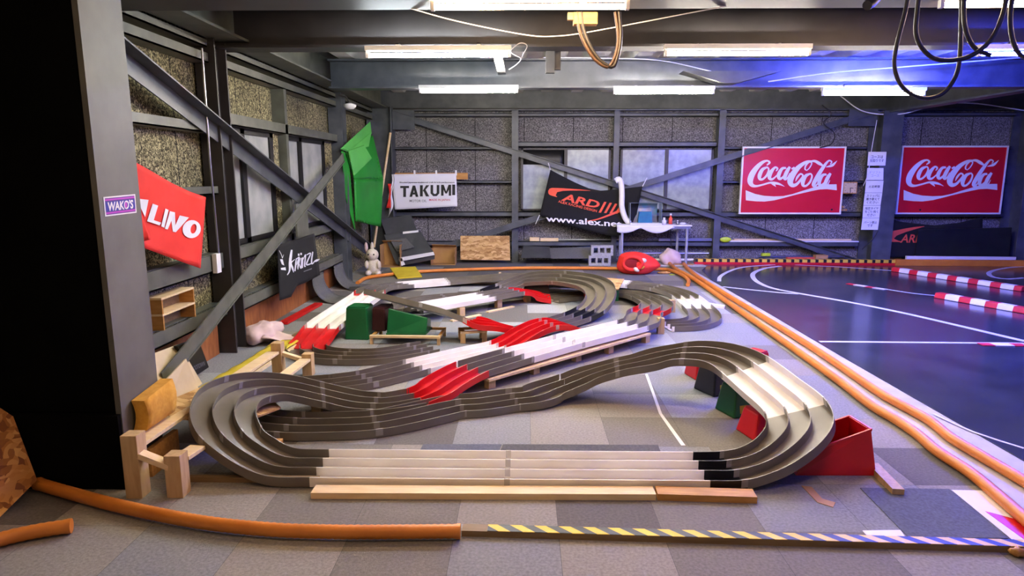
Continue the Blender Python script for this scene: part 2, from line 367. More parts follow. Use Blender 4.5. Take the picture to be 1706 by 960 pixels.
# ---- columns
def hcol(name, x0, x1, y0, y1, m, t=.02, ax='y', z1=2.85):
    b = MB()
    if ax == 'y':   # flanges face +-x
        b.box((x0,y0,0),(x0+t,y1,z1)); b.box((x1-t,y0,0),(x1,y1,z1)); b.box((x0+t,(y0+y1)/2-t/2,0),(x1-t,(y0+y1)/2+t/2,z1))
    else:
        b.box((x0,y0,0),(x1,y0+t,z1)); b.box((x0,y1-t,0),(x1,y1,z1)); b.box(((x0+x1)/2-t/2,y0+t,0),((x0+x1)/2+t/2,y1-t,z1))
    return struct(b.build(name, m, origin=(0,0,0)))
c = MB().box((-3.05,3.62,0),(-2.13,3.66,2.95)).box((-2.16,3.30,0),(-2.13,3.62,2.95)).build('column', 'column_face', origin=(0,0,0)); struct(c)
cb = MB().box((-4.2,3.31,.42),(-2.165,3.60,3.1)).build('column_cladding', 'black_clad', origin=(0,0,0)); struct(cb)
cp = MB().box((-2.98,3.27,0),(-2.135,3.299,.415)).box((-2.98,3.30,0),(-2.17,3.61,.415)).build('column_plinth', 'black_clad', origin=(0,0,0)); struct(cp)
struct(MB().box((-4.3,3.2,0),(-3.0,3.305,.40)).box((-4.3,3.1,.42),(-3.0,3.302,3.1)).build('dark_partition', 'black_clad', origin=(0,0,0)))
struct(MB().box((-5.2,.5,0),(-5.1,3.3,3.1)).build('dark_partition', 'black_clad', origin=(0,0,0)))
hcol('column', XW+.02, -2.70, 5.98, 6.22, 'steel_dark', .02, 'x')
hcol('column', XW+.02, -2.68, 9.95, 10.20, 'steel', .02, 'x')
hcol('column', -2.85, -2.40, 12.25, 12.6, 'steel', .02, 'y')
hcol('column', 6.35, 6.70, 12.1, 12.6, 'steel', .02, 'x', 2.75)
hcol('column', 8.95, 9.28, 12.1, 12.6, 'steel', .02, 'x')
for x in (-.16, 3.62): hcol('wall_post', x-.06, x+.06, 12.42, 12.62, 'steel', .012, 'x', 2.8)
hcol('wall_post', 1.66, 1.76, 12.48, 12.62, 'steel', .012, 'x', 2.8)
# ---- wall rails (angle sections) along the walls
def rail_y(z, y0, y1, h=.10, dep=.14, m='steel_warm', name='wall_rail'):
    b = MB().box((XW, y0, z-h/2), (XF, y1, z-h/2+.012)); b.box((XF-.012, y0, z-h/2), (XF, y1, z+h/2)); b.box((XW, y0, z+h/2-.012), (XF-.05, y1, z+h/2))
    return struct(b.build(name, m, origin=(0,0,0)))
def rail_x(z, x0, x1, h=.10, m='steel', yf=YF, name='wall_rail'):
    b = MB().box((x0, yf, z+h/2-.012), (x1, YW_, z+h/2)); b.box((x0, yf, z-h/2), (x1, yf+.012, z+h/2)); b.box((x0, yf, z-h/2), (x1, YW_, z-h/2+.012))
    return struct(b.build(name, m, origin=(0,0,0)))
for a, b_ in ((3.7, 5.96), (6.24, 9.93), (10.22, 12.3)):
    rail_y(2.66, a, b_, .08); rail_y(2.78, a, b_, .06)
rail_y(2.06, 3.7, 5.96, .08); rail_y(1.52, 5.2, 5.96, .07); rail_y(.88, 3.7, 5.96, .15); rail_y(.43, 3.7, 5.96, .12)
rail_y(2.17, 6.24, 9.93, .11); rail_y(.90, 6.24, 9.93, .12); rail_y(.40, 6.24, 9.93, .12)
struct(MB().box((XW, 7.78, .5), (XF, 7.86, 2.62)).build('wall_post', 'steel_warm', origin=(0,0,0)))
for a, b_ in ((-2.4, -.22), (-.10, 1.66), (1.76, 3.56), (3.68, 6.3), (6.72, 8.93), (9.3, 11.4)):
    rail_x(2.72, a, b_, .07); rail_x(.34, a, b_, .09)
for a, b_ in ((-2.4, -.22), (3.68, 6.3), (6.72, 8.93), (9.3, 11.4)):
    rail_x(2.12, a, b_, .05); rail_x(1.50, a, b_, .05); rail_x(.90, a, b_, .09)
for a, b_ in ((-.10, 1.66), (1.76, 3.56)):
    rail_x(2.19, a, b_, .09); rail_x(.90, a, b_, .09)
# ---- windows
def window_back(name, x0, x1, dark=False):
    o = thing(name, (x0, YF+.06, .96), None, None); struct(o)
    z0, z1 = .97, 2.12; xm = (x0+x1)/2
    MB().box((x0,YF+.05,z0),(x0+.04,YF+.10,z1)).box((x1-.04,YF+.05,z0),(x1,YF+.10,z1)).box((x0,YF+.05,z0),(x1,YF+.10,z0+.03)).box((x0,YF+.05,z1-.03),(x1,YF+.10,z1)).box((xm-.03,YF+.04,z0),(xm+.03,YF+.10,z1)).build('window_frame', 'steel_dark', o)
    MB().box((x0+.04,YF+.07,z0+.03),(xm-.03,YF+.08,z1-(.03 if not dark else .30))).build('window_pane', 'frosted', o)
    MB().box((xm+.03,YF+.06,z0+.03),(x1-.04,YF+.07,z1-.03)).build('window_pane', 'frosted', o)
    if dark:
        MB().grid(lambda u, v: V((x0+.04+u*(xm-x0-.07), YF+.072, 1.78+v*.31-.10*u*u*(1-v))), 8, 2, .004, (0,1,0)).build('torn_film', 'black', o)
window_back('window_1', -.05, 1.62, True); window_back('window_2', 1.80, 3.52)
def window_left(name, y0, y1):
    o = thing(name, (XW+.05, y0, .97), None, None); struct(o); z0, z1 = .97, 2.11; ym = y0+(y1-y0)*.33; X0 = XW+.03; X1 = XW+.08
    f = MB()
    for a in (y0, ym, y1-.10): f.box((X0, a, z0), (X1, a+.10, z1))
    f.box((X0,y0,z0),(X1,y1,z0+.05)); f.box((X0,y0,z1-.05),(X1,y1,z1)); f.build('window_frame', 'black', o)
    MB().box((X0+.01,y0+.1,z0+.05),(X0+.02,ym,z1-.05)).build('window_pane', 'frosted_dim', o)
    MB().box((X0+.02,ym+.1,z0+.05),(X0+.03,y1-.1,z1-.05)).build('window_pane', 'frosted_dim', o)
window_left('window_3', 6.26, 7.55); window_left('window_4', 7.90, 9.50)
for y0 in (7.56, 9.52): struct(MB().box((XW, y0, .97), (XW+.06, y0+.2 if y0 < 8 else 9.92, 2.11)).build('trim_1' if y0 < 8 else 'trim_2', 'board_left', origin=(0,0,0)))
# ---- diagonal braces
def brace(a, b, m, wd=.11, up=(1,0,0), h=.11):
    b_ = MB(); a = V(a); b = V(b); d = (b-a).normalized(); upv = V(up); x = upv.cross(d).normalized()
    b_.bar(a, b, wd, .012, up); b_.bar(a+x*(wd/2-.006)+upv*h/2, b+x*(wd/2-.006)+upv*h/2, .012, h, up)
    return struct(b_.build('wall_brace', m, origin=(0,0,0)))
brace((-2.74, 4.30, 2.55), (-2.70, 11.6, .25), 'steel', .15)
brace(PX(572,262,-2.60), PX(272,634,-2.60), 'steel_warm', .13, h=.02)
struct(MB().box((-2.62, 7.55, .95), (-2.60, 7.95, 1.32)).build('brace_plate', 'steel_warm', origin=(0,0,0)))
brace((-2.45, 12.42, 2.76), (6.25, 12.42, .03), 'steel', .11, (0,-1,0), .06)
brace((6.25, 12.36, 2.74), (-2.3, 12.36, .03), 'steel', .11, (0,-1,0), .06)
struct(MB().box((-2.45,12.40,2.45),(-2.0,12.41,2.80)).build('brace_plate', 'steel', origin=(0,0,0)))
struct(MB().box((5.85,12.34,2.50),(6.36,12.35,2.80)).build('brace_plate', 'steel', origin=(0,0,0)))
# skirting of orange plywood along the left wall, low kerb timber
struct(MB().box((XW,6.24,0),(XW+.05,9.9,.32)).build('baseboard_left', 'orange_ply', origin=(0,0,0)))
struct(MB().box((XW,3.7,0),(XW+.05,5.95,.32)).build('baseboard_left', 'orange_ply', origin=(0,0,0)))
# thin conduits
def conduit(path, r, m): return struct(MB().tube(path, r, 8).build('wall_conduit', m, origin=(0,0,0)))
conduit([PX(336,80,-2.72), PX(350,270,-2.72), PX(365,428,-2.72)], .010, 'chrome')
conduit([(-2.4,12.46,2.83),(6.3,12.46,2.80)], .012, 'steel_dark')
struct(MB().box((-2.74,5.72,.80),(-2.70,5.80,.97)).build('wall_outlet', 'white', origin=(0,0,0)))

# ------------------------------------------------------------------ lamps
def tube_lamp(x, y, z, c, s, label, i):
    o = thing('tube_lamp', (x, y, z), label, 'lamp', 'tube lamps in rows under the roof beams')
    e = mat('tube_glow_%d' % i, (1,1,1,1), .5, emit=(c, s))
    MB().tube([(x-.6, y, z), (x+.6, y, z)], .017, 12).build('glass_tube', e, o)
    b = MB().box((x-.63, y-.035, z+.035), (x+.63, y+.035, z+.075)); b.build('batten', 'batten', o)
    yb = {4:4.55, 5:6.22, 6:6.22, 8:8.85}.get(int(y)); zt = {4:2.765, 5:2.775, 6:2.775, 8:2.745}.get(int(y), 3.13)
    if yb is None or int(y) == 7 or i >= 8: yb = y; zt = 3.13
    for sx in (-.35, .35):
        if yb == y: MB().tube([(x+sx, y, z+.07), (x+sx, y, zt)], .006, 6).build('hanger', 'batten', o)
        else: MB().box((x+sx-.015, y-.02, z+.06), (x+sx+.015, y+.02, zt)).box((x+sx-.015, y-.02, zt-.012), (x+sx+.015, yb, zt)).build('hanger', 'batten', o)
    for sx in (-1, 1): MB().box((x+sx*.615-.012, y-.018, z-.02), (x+sx*.615+.012, y+.018, z+.04)).build('end_holder', 'batten', o)
for i, a in enumerate(TUBES): tube_lamp(*a, i)
# ------------------------------------------------------------------ three-lane race track, swept along its run
TW = .372; WH = .055; WT = .006
def track(name, label, pts, sections, tape=True, cat='race track', group='three-lane race track runs'):
    """pts: (x, y, z, bank in degrees, left side raised +); sections: (from point, to point, material, part name)"""
    pts = [p if len(p) == 4 else (*p, 0) for p in pts]
    P, idx = spline(pts, .03); n = len(P)
    root = thing(name, (P[0][0], P[0][1], min(p[2] for p in P)), label, cat, group)
    fr = []
    for i in range(n):
        a = P[max(0, i-1)]; b = P[min(n-1, i+1)]; h = math.atan2(b[1]-a[1], b[0]-a[0]); be = R(P[i][3])
        lat = V((-sin(h)*cos(be), cos(h)*cos(be), sin(be))); nn = V((sin(h)*sin(be), -cos(h)*sin(be), cos(be)))
        fr.append((V(P[i][:3]), lat, nn))
    def sweep(mb, i0, i1, a, b, z0, z1):
        vs = []; k = 0
        for i in range(i0, i1+1):
            c, l, u = fr[i]; vs += [c+l*a+u*z0, c+l*b+u*z0, c+l*b+u*z1, c+l*a+u*z1]; k += 1
        fs = []
        for j in range(k-1): fs += [(4*j+q, 4*j+(q+1)%4, 4*j+4+(q+1)%4, 4*j+4+q) for q in range(4)]
        mb.add(vs, fs+[(3,2,1,0), (4*k-4,4*k-3,4*k-2,4*k-1)])
    for s0, s1, m, pn in sections:
        f_ = lambda s: int(round(idx[int(s)]+(idx[min(int(s)+1, len(idx)-1)]-idx[int(s)])*(s-int(s))))
        i0, i1 = f_(s0), f_(s1)
        b = MB(); sweep(b, i0, i1, -TW/2+.001, TW/2-.001, 0, .006); sec = b.build(pn, m, root, sharp=40)
        for q in range(4):
            o_ = -TW/2+WT/2+q*(TW-WT)/3; b = MB(); sweep(b, i0, i1, o_-WT/2, o_+WT/2, 0 if q in (0, 3) else .004, WH); b.build('lane_wall', m, sec, sharp=40)
        if tape and i0 > 0 and i1-i0 > 2:
            for q in range(4):
                o_ = -TW/2+WT/2+q*(TW-WT)/3; b = MB(); sweep(b, i0-1, i0, o_-WT/2-.0015, o_+WT/2+.0015, .012, WH+.002); b.build('clear_tape', 'clear_tape', root)
    return root
g, w_, r_, k_ = 'grey_track', 'white_track', 'red_track', 'black_track'
track('race_track', 'long white straight of race track nearest the viewer behind the pine plank',
      [(-1.15,3.49,.006),(-.07,3.488,.006),(1.0,3.49,.006)], [(0,1,w_,'straight_section'),(1,2,w_,'straight_section')])
track('race_track', 'banked grey and white track loop over the bins at the right, starting with black pieces',
      [(1.0,3.49,.006,0),(1.19,3.49,.014,0),(1.36,3.51,.06,-4),(1.51,3.57,.13,-9),(1.62,3.68,.19,-13),(1.655,3.85,.24,-14),(1.60,4.12,.285,-14),(1.53,4.42,.33,-13),(1.45,4.58,.35,-11),(1.33,4.69,.35,-9),(1.17,4.75,.33,-5),(1.03,4.79,.29,-3),(.85,4.80,.24,0),(.69,4.82,.195,0),(.50,4.83,.13,0),(.33,4.80,.07,0)],
      [(0,.95,k_,'black_section'),(.95,5,g,'curve_section'),(5,7,w_,'straight_section'),(7,10,g,'curve_section'),(10,13,g,'slope_section'),(13,15,g,'slope_section')])
track('race_track', 'wavy grey chicane of race track winding across the carpet in the middle foreground',
      [(.33,4.80,.07),(.20,4.76,.035),(.07,4.67,.015),(-.08,4.64,.004),(-.21,4.58,.004),(-.33,4.53,.004),(-.47,4.50,.004),(-.62,4.40,.004),(-.80,4.27,.004),(-1.0,4.16,.004),(-1.27,4.12,.004),(-1.55,4.12,.004),(-1.85,4.22,.004),(-2.03,4.5,.004),(-1.9,4.84,.004),(-1.5,4.98,.004)],
      [(0,3,g,'curve_section'),(3,6,g,'curve_section'),(6,9,g,'curve_section'),(9,11,g,'curve_section'),(11,15,g,'curve_section')])
track('race_track', 'big banked grey track loop at the left, on the pine stand by the dark column',
      [(-1.15,3.49,.006,0),(-1.37,3.49,.014,0),(-1.545,3.525,.075,3),(-1.70,3.60,.15,8),(-1.81,3.75,.215,12),(-1.855,3.95,.25,15),(-1.82,4.16,.24,15),(-1.715,4.31,.21,11),(-1.58,4.41,.155,8),(-1.41,4.48,.085,4),(-1.28,4.51,.04,2),(-1.15,4.525,.012,0),(-.98,4.54,.004,0),(-.78,4.65,.004,0)],
      [(0,3,g,'curve_section'),(3,6,g,'bank_section'),(6,9,g,'bank_section'),(9,11.5,g,'slope_section'),(11.5,13,g,'curve_section')])
ramp = track('race_track', 'red humped ramp of race track climbing to the raised straight, front one',
      [(-.78,4.65,.004),(-.68,4.725,.03),(-0.594,4.836,0.063),(-0.498,4.958,0.09),(-0.404,5.078,0.105)], [(0,4,r_,'ramp_section')])
track('race_track', 'raised straight track on the long pine plank, ending in an S curve with red pieces',
      [(-0.404,5.078,0.105),(-0.036,5.437,0.117),(0.428,5.879,0.128),(1.102,6.499,0.135),(1.236,6.727,0.14),(1.308,7.025,0.14),(1.458,7.249,0.145),(1.55,7.547,0.135),(1.565,7.875,0.11),(1.55,8.3,0.075),(1.45,8.70,.045),(1.2,8.90,.02),(.9,8.86,.006),(.6,8.72,.006),(.36,8.56,.006)],
      [(0,1,g,'straight_section'),(1,2,w_,'straight_section'),(2,3,w_,'straight_section'),(3,5.4,g,'curve_section'),(5.4,6.2,r_,'curve_section'),(6.2,9,g,'curve_section'),(9,11.5,g,'curve_section'),(11.5,14,g,'straight_section')])
track('race_track', 'floor-level track run with a tall red hump in the middle, behind the raised pine straight',
      [(-1.5,4.98,.004),(-1.25,5.12,.004),(-.905,5.46,.004),(-.52,5.83,.004),(-.20,6.10,.012),(.0,6.24,.10),(.17,6.34,.16),(.33,6.42,.165),(.50,6.52,.10),(.66,6.62,.02),(.9,6.82,.004),(1.16,7.02,.004)],
      [(0,1,g,'curve_section'),(1,2,g,'straight_section'),(2,4,w_,'straight_section'),(4,6.5,r_,'ramp_section'),(6.5,9,r_,'ramp_section'),(9,11,g,'straight_section')])
track('race_track', 'grey hairpin at the far right with a white middle piece, joined to the back straight',
      [(-.30,9.79,.11),(.4,9.76,.1),(1.0,9.63,.07),(1.54,9.46,.05),(1.90,9.30,.03),(2.10,9.03,.012),(2.17,8.72,.004),(2.16,8.2,.004),(2.13,7.66,.004),(2.03,7.32,.004),(1.83,7.12,.004),(1.55,7.06,.004)],
      [(0,2.6,g,'straight_section'),(2.6,3,w_,'straight_section'),(3,4,g,'straight_section'),(4,6,g,'curve_section'),(6,7.2,w_,'straight_section'),(7.2,9,g,'curve_section'),(9,10.85,g,'curve_section'),(10.85,11,w_,'straight_section')])
track('race_track', 'raised grey track loop in the far centre on the strand board table',
      [(-.02,6.66,.012),(.34,7.05,.02),(.62,7.37,.03),(.79,7.58,.065),(.90,7.76,.13,-6),(.955,7.96,.20,-13),(.93,8.2,.24,-16),(.80,8.5,.255,-16),(.47,8.83,.25,-15),(.10,8.93,.22,-14),(-.08,8.93,.165,-9),(-.30,8.82,.10,-2),(-.55,8.68,.045),(-.80,8.66,.016),(-1.06,8.60,.004),(-1.30,8.45,.004),(-1.45,8.2,.004),(-1.50,7.85,.01),(-1.44,7.52,.06),(-1.25,7.38,.11)],
      [(0,2,g,'straight_section'),(2,3,k_,'black_section'),(3,6,g,'bank_section'),(6,8,g,'bank_section'),(8,11,g,'bank_section'),(11,12,k_,'black_section'),(12,14,g,'curve_section'),(14,17,g,'curve_section'),(17,19,g,'curve_section')])
track('race_track', 'white raised straight in the middle on three short pine blocks, red ramp at its right',
      [(-1.25,7.38,.112),(-1.18,7.45,.112),(-.46,8.14,.116),(-.09,8.45,.125),(.10,8.56,.075),(.25,8.56,.025),(.36,8.56,.006)],
      [(0,1,k_,'black_section'),(1,2,w_,'straight_section'),(2,3,g,'straight_section'),(3,6,r_,'ramp_section')])
track('race_track', 'white and red sloped track at the left, bending back to the far white straight',
      [(-2.075,6.10,.004),(-2.05,6.27,.05),(-2.02,6.48,.115),(-1.93,7.1,.17),(-1.88,7.7,.19),(-1.90,8.0,.185),(-1.93,8.35,.16),(-1.93,8.8,.11),(-1.86,9.2,.06),(-1.72,9.48,.03),(-1.49,9.66,.02),(-.85,9.84,.05),(-.30,9.79,.11)],
      [(0,2,r_,'ramp_section'),(2,4.7,w_,'straight_section'),(4.7,5.3,r_,'ramp_section'),(5.3,7.5,g,'slope_section'),(7.5,9,g,'curve_section'),(9,10.6,w_,'straight_section'),(10.6,12,g,'straight_section')])
track('race_track', 'grey floor-level curve at the left, from the red slope to the low wooden stands',
      [(-2.075,6.10,.004),(-2.02,5.96,.004),(-1.86,5.83,.004),(-1.62,5.765,.004),(-1.33,5.79,.004),(-1.10,5.92,.004),(-.98,6.02,.004),(-.89,6.09,.004)],
      [(0,3,g,'curve_section'),(3,6,g,'curve_section'),(6,7,g,'straight_section')])
track('race_track', 'red hump with a grey straight tilted on edge above the green bins',
      [(-.02,6.66,.02),(-.17,6.58,.075),(-.31,6.52,.13),(-.46,6.49,.155),(-.56,6.50,.17,16),(-.72,6.54,.22,20),(-1.0,6.60,.285,20),(-1.30,6.69,.34,20),(-1.58,6.79,.39,20)],
      [(0,4,r_,'ramp_section'),(4,6,g,'straight_section'),(6,8,g,'straight_section')])
# ------------------------------------------------------------------ floor: dark race mat, strip, lines, hoses, kerbs
M['mat_dark'] = mat('dark_race_mat', S(48,51,57), .18, c2=S(62,66,73), scale=2.2, detail=6, spec=.55)
M['line'] = mat('white_floor_line', S(214,214,222), .45)
M['strip'] = mat('pale_strip_board', S(178,174,178), .55, c2=S(196,192,194), scale=5)
M['hazard'] = stripes('hazard_tape', S(226,190,30), S(30,36,42), .115, 1.1, 0)
M['hazard_far'] = stripes('hazard_tape_far', S(222,180,60), S(24,22,22), .145, .5, 0, .38)
M['kerb'] = stripes('red_white_tape', S(232,230,230), S(206,28,50), .33, 0, 0, .45)
M['dash'] = stripes('red_white_flat', S(232,230,230), S(206,28,50), .30, 0, 0, .4)
mt = thing('race_mat', (6, 7, 0), 'large glossy dark race mat with white painted lines at the right', 'mat')
ml = [(2.95,-.5),(2.95,3.0),(2.935,6.0),(2.96,8.5),(2.97,10.4),(3.10,11.4),(3.35,11.95),(3.8,12.14),(10.5,11.9),(10.5,-.5)]
MB().prism([(x, y, .004) for x, y in ml], (0,0,1), .006).build('mat_sheet', 'mat_dark', mt)
def line(pts, w=.045, name='lane_line'):
    q, _ = spline([(p.x, p.y, 0) for p in pts], .15); L = []; n = len(q)
    for i in range(n):
        a = V(q[max(0,i-1)]); b = V(q[min(n-1,i+1)]); d = (b-a).normalized(); L.append((V(q[i]), V((-d.y, d.x, 0))))
    vs = [c+s*(w/2)+V((0,0,.0102)) for c, s in L]+[c-s*(w/2)+V((0,0,.0102)) for c, s in L]+[c+s*(w/2)+V((0,0,.0120)) for c, s in L]+[c-s*(w/2)+V((0,0,.0120)) for c, s in L]
    f = []
    for i in range(n-1): f += [(2*n+i, 2*n+i+1, 3*n+i+1, 3*n+i), (i, 2*n+i, 2*n+i+1, i+1)[::-1], (n+i, n+i+1, 3*n+i+1, 3*n+i)[::-1]]
    MB().add(vs, f).build(name, 'line', mt)
def px(*a): return [PZ(x, y) for x, y in a]
line(px((1300,444.5),(1275,448),(1257,455),(1254,462),(1262,471),(1285,481),(1330,490),(1410,504),(1500,522),(1600,545),(1706,570),(1800,590)), .075)
line(px((1198,470),(1200,462),(1215,453),(1240,446),(1290,442)), .06)
line(px((1204,479),(1240,483),(1300,489),(1330,491)), .06)
line(px((1365,571),(1480,572),(1590,573),(1706,574)), .05)
line(px((1475,483),(1520,490),(1560,494)), .035)
line(px((1320,442),(1400,446),(1485,452)), .03)
line(px((1706,464),(1680,466),(1655,463),(1647,457),(1655,452),(1680,447),(1706,445)), .07)
line(px((1555,692),(1620,722),(1706,750)), .022)
def dashes(a, b, name, label, w=.09):
    a = PZ(*a); b = PZ(*b); L = (b-a).length
    o = MB().box((0,-w/2,0),(L,w/2,.004)).build(name, 'dash', origin=(0,0,0)); o.location = a+V((0,0,.0125)); o.rotation_euler.z = math.atan2(b.y-a.y, b.x-a.x)
    tag(o, label, 'tape')
dashes((1412,474),(1475,484),'floor_tape','short red and white tape strip flat on the dark mat, left of the kerbs',.10)
dashes((1632,576),(1760,578),'floor_tape','red and white tape strip lying along a white line at the right edge',.10)
# pale strip between the two hoses, and between mat and floor
_l = [PZ(x, y) for x, y in ((1122,446),(1172,476),(1250,531),(1337,592),(1396,634),(1451,676),(1492,700),(1527,724),(1560,752),(1615,788),(1660,825),(1706,865))]
_n = len(_l)
struct(MB().add([V((p.x,p.y,.0035)) for p in _l]+[V((2.952,p.y,.0035)) for p in _l], [(i+1,i,_n+i,_n+i+1) for i in range(_n-1)]).build('trim_3', 'strip', origin=(0,0,0)))
def hose(pts, label, r=.034, name='corrugated_hose', m='hose'):
    P = [PZ(x, y, r) for x, y in pts]; q, _ = spline(P, .016); q = [V((p[0], p[1], r*1.02+.004)) for p in q]
    o = thing(name, q[0].copy(), label, 'hose', 'orange corrugated hoses on the floor'); b = MB(); b.tube(q, r, 10, .93); b.build('corrugated_tube', m, o)
    for k in (0, -1):
        d = (q[1]-q[0]).normalized() if k == 0 else (q[-1]-q[-2]).normalized()
        MB().tube([q[k]-d*.012, q[k]+d*.006], r*1.02, 12).build('hose_end', m, o)
hose([(1140,441),(1147,449),(1172,468),(1250,516),(1325,562),(1387,602),(1465,655),(1542,698),(1585,731),(1640,764),(1706,803),(1800,860)], 'orange corrugated hose nearest the dark mat, beside the pale strip')
hose([(1116,440),(1128,450),(1160,468),(1250,531),(1337,592),(1396,634),(1451,676),(1492,700),(1527,724),(1560,752),(1615,788),(1660,825),(1706,865),(1760,910)], 'orange corrugated hose on the carpet side of the pale strip')
hose([(596,472),(610,464),(640,459),(700,453),(800,449),(900,447),(1030,448),(1100,449),(1120,452),(1138,460),(1147,468),(1146,475)], 'thin orange corrugated hose along the far side of the tracks', .03)
hose([(66,808),(110,821),(200,845),(330,871),(450,884),(560,888),(660,888),(765,887)], 'orange corrugated hose across the front, between the dark column and the striped timber')
hose([(-60,925),(0,901),(60,887),(117,878)], 'short orange corrugated hose end in the lower left corner')
# striped timber at the front
def timber(name, label, a, b, w, h, m, mtop=None, grp=None, cat='timber', bev=.003):
    a = V(a); b = V(b); L = (b-a).length
    o = thing(name, a, label, cat, grp); o.rotation_euler.z = math.atan2(b.y-a.y, b.x-a.x)
    def loc(mb, nm, mm):
        me = mb.build(nm, mm, origin=(0,0,0)); me.parent = o; return me
    loc(MB().box((0,0,0),(L,w,h)), 'plank', m)
    if mtop == 'hazard_far':
        loc(MB().box((0,-.004,h),(L,w,h+.055)), 'striped_board', mtop); return o
    if mtop: loc(MB().box((.12 if mtop == 'hazard' else 0,.002,h),(L-.005,w-.002,h+.002)), 'striped_tape', mtop)
    return o
timber('striped_timber', 'long timber with yellow and black striped top across the front right', (-.285,2.838,0), (2.42,2.738,0), .062, .030, 'old_wood', 'hazard')
timber('pine_plank', 'long pale pine plank in front of the white straight', (-1.105,3.185,0), (.692,3.20,0), .09, .034, 'pine')
timber('brown_plank', 'short brown plank in front of the black track pieces', (.70,3.20,0), (1.205,3.175,0), .09, .036, 'brown_wood')
timber('wood_stick', 'short wooden stick lying beside the large red bin', PZ(1506,826), PZ(1462,781), .06, .035, 'pine_end')
timber('striped_kerb', 'yellow and black striped kerb timber along the far edge of the dark mat', (3.15,12.10,.005), (7.25,12.0,.005), .10, .05, 'red_bin', 'hazard_far')
timber('orange_board', 'long orange painted board on the floor under the far dark banner', (6.75,11.98,.012), (10.4,11.83,.012), .08, .11, 'hose')
timber('white_board', 'long white board lying at the foot of the far dark banner', (7.0,12.10,.0), (8.9,12.0,.0), .05, .17, 'white')
def kerb(label, a, b):
    a = PZ(*a); b = PZ(*b); L = (b-a).length
    o = MB().hexa([(0,-.07,0),(L,-.07,0),(L,.07,0),(0,.07,0),(0,-.05,.07),(L,-.05,.07),(L,.05,.07),(0,.05,.07)]).build('race_kerb', 'kerb', origin=(0,0,0), bevel=.01)
    o.location = a+V((0,0,.0125)); o.rotation_euler.z = math.atan2(b.y-a.y, b.x-a.x); tag(o, label, 'kerb', 'red and white kerbs on the dark mat')
kerb('farther of the two red and white striped kerbs on the dark mat', (1489,453),(1706,487))
kerb('nearer of the two red and white striped kerbs on the dark mat', (1561,497),(1800,540))
# small flat things on the carpet
def flat(name, label, pts, m, cat, h=.003, z=.0005):
    return tag(MB().prism([PZ(x, y, z) for x, y in pts], (0,0,1), h).build(name, m), label, cat)
flat('carpet_tile', 'dark blue carpet tile beside the pale strip at lower right', [(1433,814),(1581,816),(1680,898),(1514,897)], FL[7], 'carpet tile', .004)
flat('floor_tape', 'white tape patch on the carpet just behind the striped timber', [(1437,885),(1500,884),(1509,897),(1447,896)], 'white', 'tape')
flat('painted_board', 'white floor panel with a red triangle at the lower right corner', [(1585,817),(1640,818),(1706,860),(1800,920),(1800,980),(1720,930),(1684,898)], 'white', 'panel', .002, .0045)
flat('red_floor_panel', 'red triangular floor panel at the right edge behind the striped timber', [(1641,852),(1706,869),(1760,882),(1770,930),(1706,899)], 'red_track', 'panel', .001, .007)
flat('floor_tape', 'thin white tape line on the carpet inside the front track loop', [(1075,624),(1079,624),(1103,690),(1142,743),(1135,743),(1098,690)], 'white', 'tape')
flat('carpet_scrap', 'torn brown strip of carpet backing near the large red bin', [(1335,810),(1352,812),(1370,832),(1392,838),(1388,846),(1362,838)], 'card', 'scrap')
flat('carpet_strip', 'dark narrow carpet strip behind the white straight', [(838,741),(1096,742),(1102,757),(832,756)], FL[5], 'carpet strip')
flat('carpet_strip', 'blue-grey narrow carpet strip behind the white straight, left of the dark one', [(705,741),(836,741),(830,756),(697,756)], FL[7], 'carpet strip')
tag(MB().prism([PZ(650,448,.078), PZ(692,446,.078), PZ(703,462,.004), PZ(662,465,.004)], (0,0,1), .02).build('yellow_mat', 'yellow'), 'yellow mat lying over the thin orange hose by the far white straight', 'mat')
# torn hose scrap at the end of the striped timber
tag(MB().blob(PZ(1697,920,.02), .035,.025,.02, 12, None, lambda p: p*(1+.25*sin(7*p.x+3*p.y))).build('wood_chip', 'brown_wood'), 'small brown lump at the end of the striped timber', 'scrap')

# ------------------------------------------------------------------ bins
def bin_open(name, label, bot, top, m, th=.008, cat='bin', extra=None):
    """open box: bot and top are 4 corner points, wall thickness th, rolled rim"""
    cb_ = sum((V(p) for p in bot), V())/4; o = thing(name, (cb_.x, cb_.y, min(V(p).z for p in bot)), label, cat)
    b = MB(); bot = [V(p) for p in bot]; top = [V(p) for p in top]; ct = sum(top, V())/4; cb_ = sum(bot, V())/4
    s_ = lambda p, c: p+(c-p).normalized()*th*1.5
    ib = [s_(p, cb_)+V((0,0,th)) for p in bot]; it = [s_(p, ct) for p in top]
    vs = bot+top+it+ib
    f = [(3,2,1,0)]+[(i,(i+1)%4,4+(i+1)%4,4+i) for i in range(4)]+[(4+i,4+(i+1)%4,8+(i+1)%4,8+i) for i in range(4)]+[(8+i,8+(i+1)%4,12+(i+1)%4,12+i) for i in range(4)]+[(12,13,14,15)]
    b.add(vs, f); b.build('bin_body', m, o, bevel=.004)
    rim = MB(); c_ = [p+V((0,0,-.004)) for p in top]
    for i in range(4): rim.bar(c_[i], c_[(i+1)%4], .012, .012)
    rim.build('bin_rim', m, o); return o
bin_open('red_bin', 'large open red plastic bin under the right end of the track loop',
         [(1.535,3.50,0),(1.985,3.505,0),(1.975,3.80,0),(1.545,3.80,0)], [(1.60,3.535,.125),(1.948,3.535,.265),(1.925,3.735,.268),(1.62,3.74,.15)], 'red_bin')
